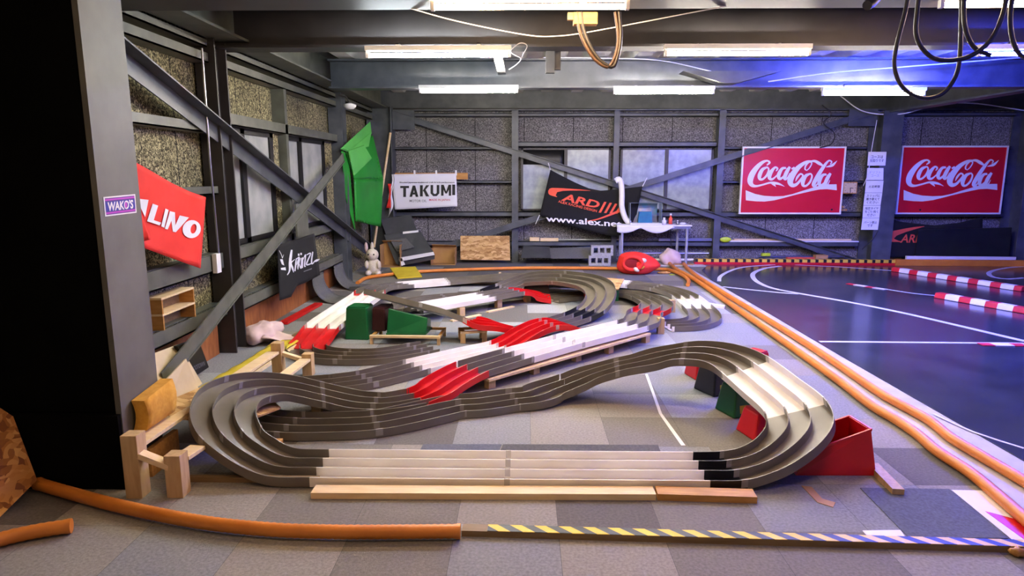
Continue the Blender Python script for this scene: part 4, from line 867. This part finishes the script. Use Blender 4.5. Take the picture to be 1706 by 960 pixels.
# ---- green sheets and flag pole in the corner
gs = thing('green_flag', (-2.5,11.6,.6), 'large green flag sheet hanging in the far left corner', 'flag')
fn = lambda x, y, d=0.0: PX(560+x/3.69, 190+y/3.69, -2.48+.03*sin(x*.03)+.02*sin(y*.02)+d)
fy = lambda x, y, d=0.0: PY(560+x/3.69, 190+y/3.69, 9.80+max(0, x-30)/260*1.85+.04*sin(x*.04+y*.01)-d)
def quad_sheet(f, tl, tr, br, bl, m, nm, d=0.0, n=(0,1,0)):
    b = MB(); b.grid(lambda u, v: f((tl[0]*(1-u)+tr[0]*u)*(1-v)+(bl[0]*(1-u)+br[0]*u)*v, (tl[1]*(1-u)+tr[1]*u)*(1-v)+(bl[1]*(1-u)+br[1]*u)*v, d), 10, 12, .004, n); return b.build(nm, m, gs)
quad_sheet(fy, (60,235), (225,130), (290,400), (108,400), 'green_sheet', 'cloth')
quad_sheet(fy, (108,400), (290,400), (275,695), (118,660), 'green_sheet', 'cloth')
quad_sheet(fy, (30,220), (75,250), (118,730), (60,520), 'green_sheet', 'cloth', -.06)
quad_sheet(fy, (25,215), (210,45), (218,120), (70,235), 'light_green', 'folded_flap', .05)
quad_sheet(fy, (72,225), (170,190), (220,272), (108,382), 'light_green', 'folded_flap', .09)
quad_sheet(fy, (70,232), (218,110), (200,200), (80,240), 'light_green', 'folded_flap', .07)
tag(MB().tube([PY(650.5,221,12.12), PY(624,405,12.0), PY(619,443,11.98)], .022, 8).build('flag_pole', 'pine'), 'pale wooden pole leaning in the far left corner behind the green flag', 'pole')
# ---- dish lamp near the corner
dl = thing('dish_lamp', PX(583,184,-2.5), 'small white dish lamp high in the far left corner', 'lamp')
p = PX(583,178,-2.45); MB().lathe(p, [(.0,-.035),(.05,-.03),(.085,0),(.09,.03),(.03,.05),(0,.05)], 18).build('lamp_shade', 'white', dl); MB().tube([p+V((0,0,.05)), p+V((-.05,0,.14)), p+V((-.15,0,.16))], .012, 8).build('lamp_arm', 'steel_dark', dl)
# ------------------------------------------------------------------ left wall clutter
def pine_tray(loc, label):
    o = thing('pine_box', loc, label, 'box', 'small pine boxes on the left wall rail'); x, y, z = loc
    w, d, h, t = .13, .50, .125, .016
    MB().box((x,y,z),(x+w,y+t,z+h-t)).build('side_panel', 'brown_wood', o); MB().box((x,y+d-t,z),(x+w,y+d,z+h-t)).build('side_panel', 'brown_wood', o)
    MB().box((x,y,z+h-t),(x+w,y+d,z+h)).build('top_board', 'pine', o); MB().box((x,y+t,z),(x+.01,y+d-t,z+h-t)).build('back_panel', 'old_wood', o)
pine_tray((-2.87,4.86,.49), 'lower of the two stacked open pine boxes on the left wall rail')
pine_tray((-2.87,4.86,.616), 'upper of the two stacked open pine boxes on the left wall rail')
o = MB().prism([PX(252,590,-2.70), PX(296,574,-2.72), PX(335,640,-2.60), PX(300,660,-2.56), PX(256,640,-2.6)], (1,0,.1), .012).build('plywood_sheet', 'ply'); tag(o, 'pale plywood sheet leaning on the left wall behind the brace', 'board')
o = MB().prism([PX(308,598,-2.50), PX(337,667,-2.44), PX(272,684,-2.44), PX(268,640,-2.50)], (1,0,.1), .010).build('plywood_sheet', 'ply'); tag(o, 'pale plywood offcut in front of the brace foot by the yellow foam', 'board')
fnb = lambda x, y, d=0.0: PX(x, y, -2.66+d)
bx = thing('black_box', PX(340,622,-2.66), 'flat black box with small pale lettering leaning on the left wall', 'box')
MB().prism([fnb(295,577), fnb(330,564), fnb(348,612), fnb(327,626)], (-1,0,0), .03).build('box_body', 'black', bx)
b = lambda x, y: fnb(318+ (x)*.9, 613-(x)*.42+y*.9+(.0), .004)
sheet_text(b, 'ROOTOWN', (2,26,-1,8), 'pale_lettering', 'grey_ink', bx, bold=.01)
# yellow foam, timber kerb with yellow film, pink bag, red plank
fo = thing('foam_block', (-2.09,3.55,.29), 'yellow foam block leaning against the side of the dark column', 'foam')
MB().grid(lambda u, v: V((-2.055+.02*sin(3*v), 3.38+.30*u, .29+.20*v-.03*(1-u)*v)), 6, 5, .07, (-1,0,0)).build('foam', 'foam', fo)
kb = thing('kerb_timber', (-2.4,5.5,0), 'long flat timber along the left wall with torn yellow film on it', 'timber')
MB().bar((-2.38,4.50,.02),(-2.24,7.6,.02),.15,.04).build('plank', 'old_wood', kb)
MB().grid(lambda u, v: V((-2.50+.21*u+.085*v, 4.52+1.75*v, .043+.014*abs(sin(11*u+5*v)*sin(23*v)))), 8, 40, .002, (0,0,1)).build('yellow_film', 'yellow', kb)
MB().grid(lambda u, v: V((-2.35+.13*u+.03*v, 6.95+.40*v, .043+.010*abs(sin(9*u+15*v)))), 5, 10, .002, (0,0,1)).build('yellow_film', 'yellow', kb)
MB().bar((-2.28,4.6,.015),(-2.14,7.9,.015),.02,.03).build('edge_strip', 'pine', kb)
pk = thing('pink_bag', (-2.62,6.45,0), 'crumpled pale pink bag on the floor against the left wall', 'bag')
MB().blob((-2.66,6.50,.075), .17,.33,.095, 24, None, lambda p: p*(1+.10*sin(5*p.x+7*p.y)+.06*sin(13*p.y))).build('cloth', 'pink', pk)
MB().grid(lambda u, v: V((-2.56+.30*u, 6.22+.34*v, .08-.06*u+.015*sin(9*v+4*u))), 10, 8, .006, (0,0,1)).build('cloth_flap', 'pink', pk)
tag(MB().bar((-2.68,7.15,.02),(-2.62,8.25,.02),.10,.03).build('red_plank', 'red_track'), 'red painted plank lying along the foot of the left wall', 'timber')
def curled(label, y0, y1, x0, R_=.34, sk=.0):
    o = thing('curled_mat', (x0,(y0+y1)/2,0), label, 'mat', 'curled grey mats against the left wall')
    def f(u, v):
        s = u*1.0; y = y0+(y1-y0)*v+sk*u
        if s < .3: return V((x0-s*.7, y, .006))
        a = (s-.3)/.7*R(105); return V((x0-.21-R_*sin(a), y, .006+R_*(1-cos(a))))
    MB().grid(f, 18, 4, .008, (0,0,1)).build('sheet', 'felt', o)
curled('nearer curled grey mat rising against the left wall', 8.25, 8.75, -2.25, .30, .25)
curled('farther curled grey mat rising against the left wall by the corner column', 9.25, 9.75, -2.25, .30, .25)
tag(MB().box((-2.50,9.30,.01),(-2.30,9.37,.05)).build('grey_block', 'chrome'), 'bare metal strip lying on the farther curled mat', 'strip')
# ------------------------------------------------------------------ far left corner
pl = thing('plush_rabbit', (-2.50,10.80,0), 'cream plush rabbit toy sitting in the far left corner', 'plush toy')
c = V((-2.50,10.80,0)); bl = lambda nm, p, rx, ry, rz, m='cream_plush', par=None: MB().blob(c+V(p), rx, ry, rz, 16).build(nm, m, par or pl)
M['cream_plush'] = mat('cream_plush', S(208,196,176), .95, c2=S(220,210,192), scale=40, bump=.3)
bl('body', (.02,0,.14), .12,.11,.15); hd = bl('head', (.01,-.03,.34), .105,.10,.10)
for sx in (-1, 1):
    bl('ear', (-.05+sx*.05,.02,.46), .03,.025,.085, 'pink' if sx < 0 else 'cream_plush'); bl('arm', (sx*.10+.02,-.07,.18), .035,.05,.07); bl('foot', (sx*.08+.03,-.10,.045), .05,.08,.045)
    bl('eye', (.01+sx*.045,-.125,.355), .011,.008,.016, 'black', hd)
bl('nose', (.01,-.135,.325), .012,.008,.009, 'pink', hd)
def panel(label, tl, tr, br, bl_, m, Yt, Yb, name='leaning_board', cat='board', t=.02):
    return tag(MB().prism([PY(*tl, Yt), PY(*tr, Yt), PY(*br, Yb), PY(*bl_, Yb)], (0,1,.3), t).build(name, m), label, cat)
panel('dark grey panel leaning highest against the far wall under the white banner', (634,366), (684,358), (700,398), (650,410), 'dark_panel', 12.19, 11.95)
p_ = thing('leaning_board', PY(690,440,11.8), 'dark grey panel with white edge strips leaning in front of the other dark panel', 'board')
MB().prism([PY(640,392,12.0), PY(699,384,12.0), PY(724,424,11.75), PY(660,440,11.75)], (0,1,.3), .02).build('panel_sheet', 'dark_panel', p_)
for q in ([(664,430),(722,420),(724,425),(665,436)], [(671,386.5),(697,384),(697,387),(671,390)], [(664,430),(669,430),(675,441),(669,443)]):
    MB().prism([PY(x, y, 11.72 if y > 400 else 11.96) for x, y in q], (0,1,.3), .01).build('white_edge', 'white', p_)
MB().prism([PY(660,440,11.76), PY(724,424,11.76), PY(724,432,11.74), PY(668,443,11.74)], (0,1,0), .03).build('panel_edge', 'steel_dark', p_)
panel('smaller olive grey panel lying on the leaning dark panel', (650,400), (676,397), (690,412), (661,420), 'felt', 11.90, 11.80)
def carton(label, x0, x1, y0, y1, z0, h, m='card'):
    o = thing('cardboard_box', ((x0+x1)/2,(y0+y1)/2,z0), label, 'box'); t = .008
    MB().box((x0,y0,z0),(x1,y1,z0+t)).box((x0,y1-t,z0+t),(x1,y1,z0+h)).box((x0,y0,z0+t),(x0+t,y1-t,z0+h)).box((x1-t,y0,z0+t),(x1,y1-t,z0+h)).build('box_body', m, o)
    MB().prism([(x0,y1,z0+h),(x1,y1,z0+h),(x1+.0,y1-.14,z0+h+.05),(x0,y1-.12,z0+h+.06)], (0,0,1), .006).build('flap', m, o)
    MB().prism([(x1,y0,z0+h),(x1,y1-.01,z0+h),(x1-.03,y1-.05,z0+h-.16),(x1-.03,y0+.03,z0+h-.16)], (1,0,0), .006).build('flap', m, o); return o
carton('open cardboard box in the far left corner beside the leaning dark panels', -2.56, -2.20, 11.68, 12.0, 0, .40)
carton('low cardboard box against the far wall beside the strand board', -1.70, -1.25, 11.98, 12.27, 0, .30)
o = MB().prism([PY(767,393,12.30), PY(849,393,12.30), PY(850,434,12.2), PY(767,433,12.2)], (0,1,0), .015).build('strand_board', 'osb'); tag(o, 'strand board sheet standing against the far wall beside the low cardboard box', 'board')
# ------------------------------------------------------------------ far wall, under the windows
panel('dark slate board lying low against the far wall beside the strand board', (872,410), (915,412), (918,430), (868,430), 'dark_panel', 12.35, 12.0, 'slate_board', 'board')
panel('grey slate board lying low against the far wall in the middle', (914,414), (985,412), (984,431), (918,431), 'felt', 12.35, 12.05, 'slate_board', 'board')
panel('dark blue board lying low behind the concrete blocks', (962,412), (1000,410), (1000,428), (962,428), 'blue_panel', 12.40, 12.15, 'blue_board', 'board')
def block(x, y, z, label):
    o = thing('concrete_block', (x,y,z), label, 'block', 'hollow concrete blocks by the far table'); w, h, d = .40, .185, .12; b = MB(); n = 3
    e = [0, .045, .125, .16, .24, .275, .355, .40]
    b.box((x,y,z),(x+w,y+d,z+.045)); b.box((x,y,z+h-.045),(x+w,y+d,z+h))
    for i in range(0, 8, 2): b.box((x+e[i],y,z+.045),(x+e[i+1],y+d,z+h-.045))
    b.build('block_body', 'concrete', o)
block(1.19, 11.95, 0, 'lower of the two hollow concrete blocks beside the far table'); block(1.23, 11.95, .186, 'upper of the two hollow concrete blocks beside the far table')
def pipe(a, b, r, m, label, name='metal_pipe', cat='pipe'): return tag(MB().tube([a, b], r, 10).build(name, m), label, cat)
zr = .40
pipe((.35,12.56,zr+.015), (1.9,12.56,zr+.015), .015, 'chrome', 'long bare metal pipe on the low far rail, left of the table')
tag(MB().box((.12,12.5,zr-.01),(.30,12.6,zr+.06)).build('pine_block', 'pine', bevel=.002), 'left one of two pine offcuts on the low far rail', 'block')
tag(MB().box((.32,12.48,zr-.01),(.66,12.56,zr+.05)).build('pine_block', 'pine', bevel=.002), 'right one of two pine offcuts on the low far rail', 'block')
pipe((1.85,12.30,.19), (3.45,12.30,.19), .022, 'chrome', 'bare metal pipe low behind the far table, upper one')
pipe((1.85,12.28,.07), (3.3,12.28,.07), .025, 'white', 'white pipe on the floor behind the far table')
tag(MB().box((2.55,12.46,zr),(3.55,12.56,zr+.05)).build('aluminium_profile', 'chrome', bevel=.003), 'hollow metal profile lying on the low far rail behind the table', 'profile')
tag(MB().blob((2.72,12.1,.14), .20,.16,.15, 18, None, lambda p: p*(1+.15*sin(5*p.x+3*p.z)+.1*sin(9*p.y))).build('cloth_bag', 'pink'), 'crumpled pale lilac bag on the floor under the far table', 'bag')
tag(MB().box((2.75,11.98,.0),(3.1,12.2,.03)).build('cardboard_sheet', 'card'), 'flat brown cardboard under the far table', 'cardboard')
struct(MB().box((1.9,11.9,0),(3.3,12.46,.012)).build('trim_4', 'strip', origin=(0,0,0)))
# table with the spray booth
tb = thing('work_table', (2.37,12.15,0), 'narrow work table with metal legs against the far wall', 'table')
MB().box((1.70,11.98,.715),(3.04,12.36,.74)).build('table_top', 'white', tb, bevel=.003)
MB().box((1.72,12.0,.67),(3.02,12.34,.715)).build('table_frame', 'chrome', tb)
for x, y in ((1.79,12.0), (1.80,12.30), (2.86,12.30), (2.96,12.0)): MB().tube([(x,y,0),(x,y,.68)], .024, 10).build('leg', 'leg_metal', tb)
MB().box((1.69,11.972,.7405),(2.72,12.33,.744)).build('cloth_cover', 'white_cloth', tb)
MB().grid(lambda u, v: V((1.69+1.03*u, 11.966+.008*sin(14*u)*v, .744-v*(.05+.10*abs(sin(5.5*u+.9))))), 24, 4, .004, (0,1,0)).build('cloth_drop', 'white_cloth', tb)
sbn = thing('spray_booth', (2.2,12.15,.748), 'small clear and blue spray booth on the far work table', 'spray booth')
bx0, bx1, by0, by1, bz0, bz1 = 1.93, 2.50, 11.99, 12.30, .748, 1.13
MB().box((bx0,by0,bz0),(bx1,by1,bz0+.02)).build('base_plate', 'white', sbn)
MB().grid(lambda u, v: V((bx0+.04+(bx1-bx0-.08)*u, by1-.02, bz0+.02+(bz1-bz0-.02)*v)), 1, 1, .006, (0,1,0)).build('back_panel', 'booth_back', sbn)
MB().hexa([(2.10,by1-.12,bz0+.02),(2.36,by1-.12,bz0+.02),(2.36,by1-.03,bz0+.02),(2.10,by1-.03,bz0+.02),(2.12,by1-.12,bz0+.22),(2.34,by1-.12,bz0+.22),(2.34,by1-.03,bz0+.22),(2.12,by1-.03,bz0+.22)]).build('filter_box', 'teal', sbn)
MB().prism([(bx0,by0,bz0+.02),(bx0,by1-.02,bz0+.02),(bx0,by1-.02,bz1),(bx0,by0+.06,bz1)], (1,0,0), .004).build('side_panel', 'booth_clear', sbn)
MB().prism([(bx1,by0,bz0+.02),(bx1,by1-.02,bz0+.02),(bx1,by1-.02,bz1),(bx1,by0+.06,bz1)], (-1,0,0), .004).build('side_panel', 'booth_clear', sbn)
MB().prism([(bx0,by0+.06,bz1),(bx1,by0+.06,bz1),(bx1,by1-.02,bz1),(bx0,by1-.02,bz1)], (0,0,1), .004).build('top_panel', 'booth_clear', sbn)
dp, _ = spline([(*PY(x, y, 12.16), ) for x, y in ((1048,372),(1041,362),(1036,345),(1036,325),(1035,307),(1031,299),(1025,302))], .012)
du = thing('duct_hose', V(dp[0]), 'white ribbed duct hose rising from the spray booth', 'duct'); MB().tube(dp, .055, 12, .88).build('ribbed_tube', 'paper', du)
def bottle(x, y, r, h, m, label):
    o = thing('paint_bottle', (x,y,.748), label, 'bottle', 'small bottles on the far work table'); MB().lathe((x,y,.748), [(0,0),(r,0),(r,h*.65),(r*.5,h*.8),(r*.5,h)], 12).build('bottle_body', m, o); MB().lathe((x,y,.748+h), [(r*.55,0),(r*.55,h*.2),(0,h*.2)], 10).build('bottle_cap', 'white', o)
bottle(2.56, 12.1, .04, .10, 'white', 'white bottle on the far table, nearest the spray booth'); bottle(2.68, 12.12, .035, .16, 'orange_red', 'taller orange bottle on the far table'); bottle(2.80, 12.08, .03, .06, 'chrome', 'short grey bottle on the far table, nearest its right end')
tag(MB().blob((2.9,12.1,.76), .06,.05,.02, 10).build('crumpled_rag', 'white_cloth'), 'small crumpled white rag at the right end of the far table', 'rag')
tag(MB().tube([(2.72,12.3,.72),(2.73,12.31,.5),(2.76,12.32,.3),(2.70,12.33,.22)], .008, 6).build('power_cable', 'cable'), 'thin black cable hanging behind the far table', 'cable')
# red knitted cap-shaped bed
cp = thing('red_cushion', (1.93,11.0,0), 'big red soft cap-shaped cushion lying in front of the far table', 'cushion')
MB().blob((1.93,11.02,.16), .36,.22,.20, 28, Matrix.Rotation(R(-12), 3, 'Z'), lambda p: V((p.x, p.y, max(-.75, p.z*(1.0-.38*p.x))))*(1+.03*sin(7*p.z+3*p.x))).build('cap_body', 'red_cloth', cp)
ring_ = [V((1.80+.15*cos(a), 10.82-.03*cos(a), .20+.11*sin(a))) for a in [2*pi*k/20 for k in range(20)]]
MB().tube(ring_, .035, 8, closed=True).build('cap_rim', 'red_cloth', cp); MB().blob((1.80,10.835,.20), .14,.03,.10, 14).build('cap_opening', 'dark_red_cloth', cp)
MB().blob((1.97,10.80,.25), .055,.03,.04, 12).build('pale_patch', 'cream_plush', cp); MB().blob((1.86,10.79,.10), .055,.03,.035, 12, Matrix.Rotation(R(30), 3, 'Y')).build('pale_patch', 'cream_plush', cp); MB().blob((1.95,10.80,.13), .06,.025,.025, 10, Matrix.Rotation(R(-30), 3, 'Y')).build('gold_patch', 'foam', cp)
tag(MB().blob((2.36,11.0,.02), .12,.05,.025, 10).build('dark_rag', 'brown_wood'), 'dark brown scrap on the floor right of the red cushion', 'scrap')
tag(MB().blob((2.46,10.85,.008), .05,.03,.008, 10).build('green_scrap', 'lime'), 'tiny lime green scrap on the floor right of the red cushion', 'scrap')
# right part of the far rail
zr = .385
sh = thing('lime_paddle', (3.75,12.55,zr), 'lime green paddle with a wooden handle lying on the low far rail', 'paddle')
MB().blob((3.80,12.46,.43), .11,.02,.05, 14).build('paddle_blade', 'lime', sh); MB().tube([(3.9,12.5,.41),(4.9,12.56,.41)], .014, 8).build('handle', 'pine', sh)
tag(MB().box((4.0,12.56,zr),(6.2,12.62,zr+.05)).build('yellow_batten', 'pine', bevel=.002), 'long pale batten on the low far rail below the left red sign', 'timber')
tag(MB().box((3.72,12.48,zr),(6.3,12.54,zr+.02)).build('white_strip', 'white'), 'long white strip along the edge of the low far rail', 'strip')
pipe((4.4,12.36,.12), (6.0,12.36,.12), .02, 'chrome', 'bare metal pipe low along the far wall below the left red sign')
tag(MB().box((5.4,12.2,.1),(5.62,12.32,.17)).build('cardboard_scrap', 'card'), 'small cardboard piece by the foot of the far brace', 'cardboard')
tag(MB().box((4.45,12.30,.14),(4.6,12.38,.19)).build('lime_block', 'lime'), 'small lime green block low along the far wall', 'block')
tag(MB().box((4.9,12.25,.09),(5.45,12.33,.12)).build('orange_strip', 'orange_red'), 'orange strip low along the far wall', 'strip')
tag(MB().box((6.85,12.35,.0),(7.05,12.5,.17)).build('cardboard_box', 'card'), 'small cardboard box at the foot of the notice column', 'box')
# dark red edge band of the mat
# ------------------------------------------------------------------ lower left corner strand board
lb = MB().prism([PX(62,800,-2.56), PX(22,694,-2.66), PX(-60,640,-2.72), PX(-60,905,-2.62), PX(0,862,-2.58)], (-1,0,-.1), .015).build('strand_board', 'osb_dark'); tag(lb, 'orange strand board leaning in the lower left corner beside the dark column', 'board')
# ------------------------------------------------------------------ hanging cables
def cable(pts, r, m, label, name='cable_loop', grp=None):
    P = [PY(*p) for p in pts]; q, _ = spline([tuple(p) for p in P], .03); o = thing(name, q[0], label, 'cable', grp); MB().tube(q, r, 8).build('cable', m, o); return o
cable([(1517,-30,4.2),(1508,20,4.2),(1494,75,4.2),(1490,110,4.2),(1500,140,4.2),(1520,158,4.2),(1545,164,4.2),(1570,156,4.2),(1588,135,4.2),(1598,105,4.2),(1601,40,4.2),(1602,-30,4.2)], .013, 'cable', 'longest black cable loop hanging at the upper right, crossing the white tube lamp')
cable([(1534,-30,4.0),(1528,20,4.0),(1526,55,4.0),(1536,80,4.0),(1555,97,4.0),(1580,101,4.0),(1610,96,4.0),(1635,82,4.0),(1655,60,4.0),(1672,20,4.0),(1680,-30,4.0)], .013, 'cable', 'wide black cable loop hanging at the upper right, under the warm lamp')
cable([(1606,-30,4.1),(1606,30,4.1),(1612,60,4.1),(1626,82,4.1),(1650,92,4.1)], .013, 'cable', 'black cable dropping from the upper right toward the blue lamp')
cable([(1690,-30,4.1),(1683,30,4.1),(1688,70,4.1),(1700,92,4.1),(1720,100,4.1)], .013, 'cable', 'black cable at the upper right edge')
for k, (dx, r) in enumerate(((0,.012), (7,.013))):
    cable([(962+dx,20,4.75),(965+dx,48,4.75),(975+dx,75,4.75),(990+dx,98,4.75),(1006+dx,110,4.75),(1016+dx,110,4.75),(1026+dx*.6,90,4.75),(1030+dx*.6,60,4.75),(1025+dx*.9,20,4.75)], r, 'brown_cable' if k == 0 else 'cable', 'inner cable of the brown loop hanging beside the nearest warm lamp' if k == 0 else 'outer cable of the brown loop hanging beside the nearest warm lamp')
jb = thing('junction_box', PY(985,40,4.75), 'brown junction box from which the near cable loop hangs', 'junction box')
p0, p1 = PY(955,42,4.78), PY(995,22,4.78); MB().box((p0.x,4.74,p0.z),(p1.x,4.82,p1.z)).build('box_body', 'brown_wood', jb, bevel=.004); MB().box((p0.x-.04,4.75,p0.z+.03),(p0.x,4.79,p1.z)).build('box_bracket', 'old_wood', jb)
cable([(663,8,4.64),(760,35,4.8),(875,58,4.9),(930,60,4.9),(1000,50,4.8),(1210,10,4.64)], .004, 'white_cloth', 'thin pale cord sagging below the second roof beam', 'thin_cord')
cable([(905,96,8.735),(1000,97,8.72),(1100,101,8.72),(1190,120,8.83)], .006, 'white_cloth', 'thin pale cord under the roof deck in the middle', 'thin_cord')
cable([(1280,136,8.5),(1380,122,8.5),(1500,112,8.5),(1700,96,8.5)], .008, 'white_cloth', 'pale cable along the blue lit beam', 'thin_cord')
cable([(1400,160,12.3),(1440,186,12.2),(1500,190,12.1),(1560,175,12.0),(1620,172,12.0),(1706,184,12.0)], .010, 'white_cloth', 'pale cable sagging across the top of the far right wall', 'thin_cord')
cable([(1370,175,12.3),(1385,190,12.3),(1372,205,12.3),(1390,222,12.3),(1385,240,12.3),(1366,246,12.3)], .010, 'cable', 'black cable hanging over the top of the left red sign', 'thin_cord')
cable([(1461,200,12.05),(1452,250,12.05),(1446,290,12.05),(1438,310,12.05)], .006, 'white_cloth', 'thin pale cord down the edge of the notice column', 'thin_cord')
cable([(1463,384,12.094),(1455,398,12.094),(1442,410,12.094),(1436,416,12.094)], .008, 'cable', 'black cord hanging across the foot of the notice column', 'thin_cord')
sl = thing('spot_light', PY(1450,10,4.4), 'small black spotlight on the nearest beam at the upper right', 'spotlight')
p = PY(1452,4,4.38); MB().tube([p+V((.03,.0,.03)), p+V((-.02,-.03,-.01)), p+V((-.05,-.05,-.03))], [.03,.035,.03], 12).build('lamp_housing', 'black', sl); MB().tube([p+V((.03,0,.03)), p+V((.03,0,.12))], .008, 8).build('lamp_arm', 'black', sl)
cw = thing('loose_wires', PY(862,92,6.0), 'loose white wires dangling from the end of the left white lamp', 'wires')
for q in ([(848,86),(858,92),(868,98),(860,108),(848,116)], [(850,84),(866,72),(878,76),(872,90),(868,98)]): MB().tube([V(a) for a in spline([tuple(PY(x, y, 6.0)) for x, y in q], .01)[0]], .004, 6).build('wire', 'white_cloth', cw)
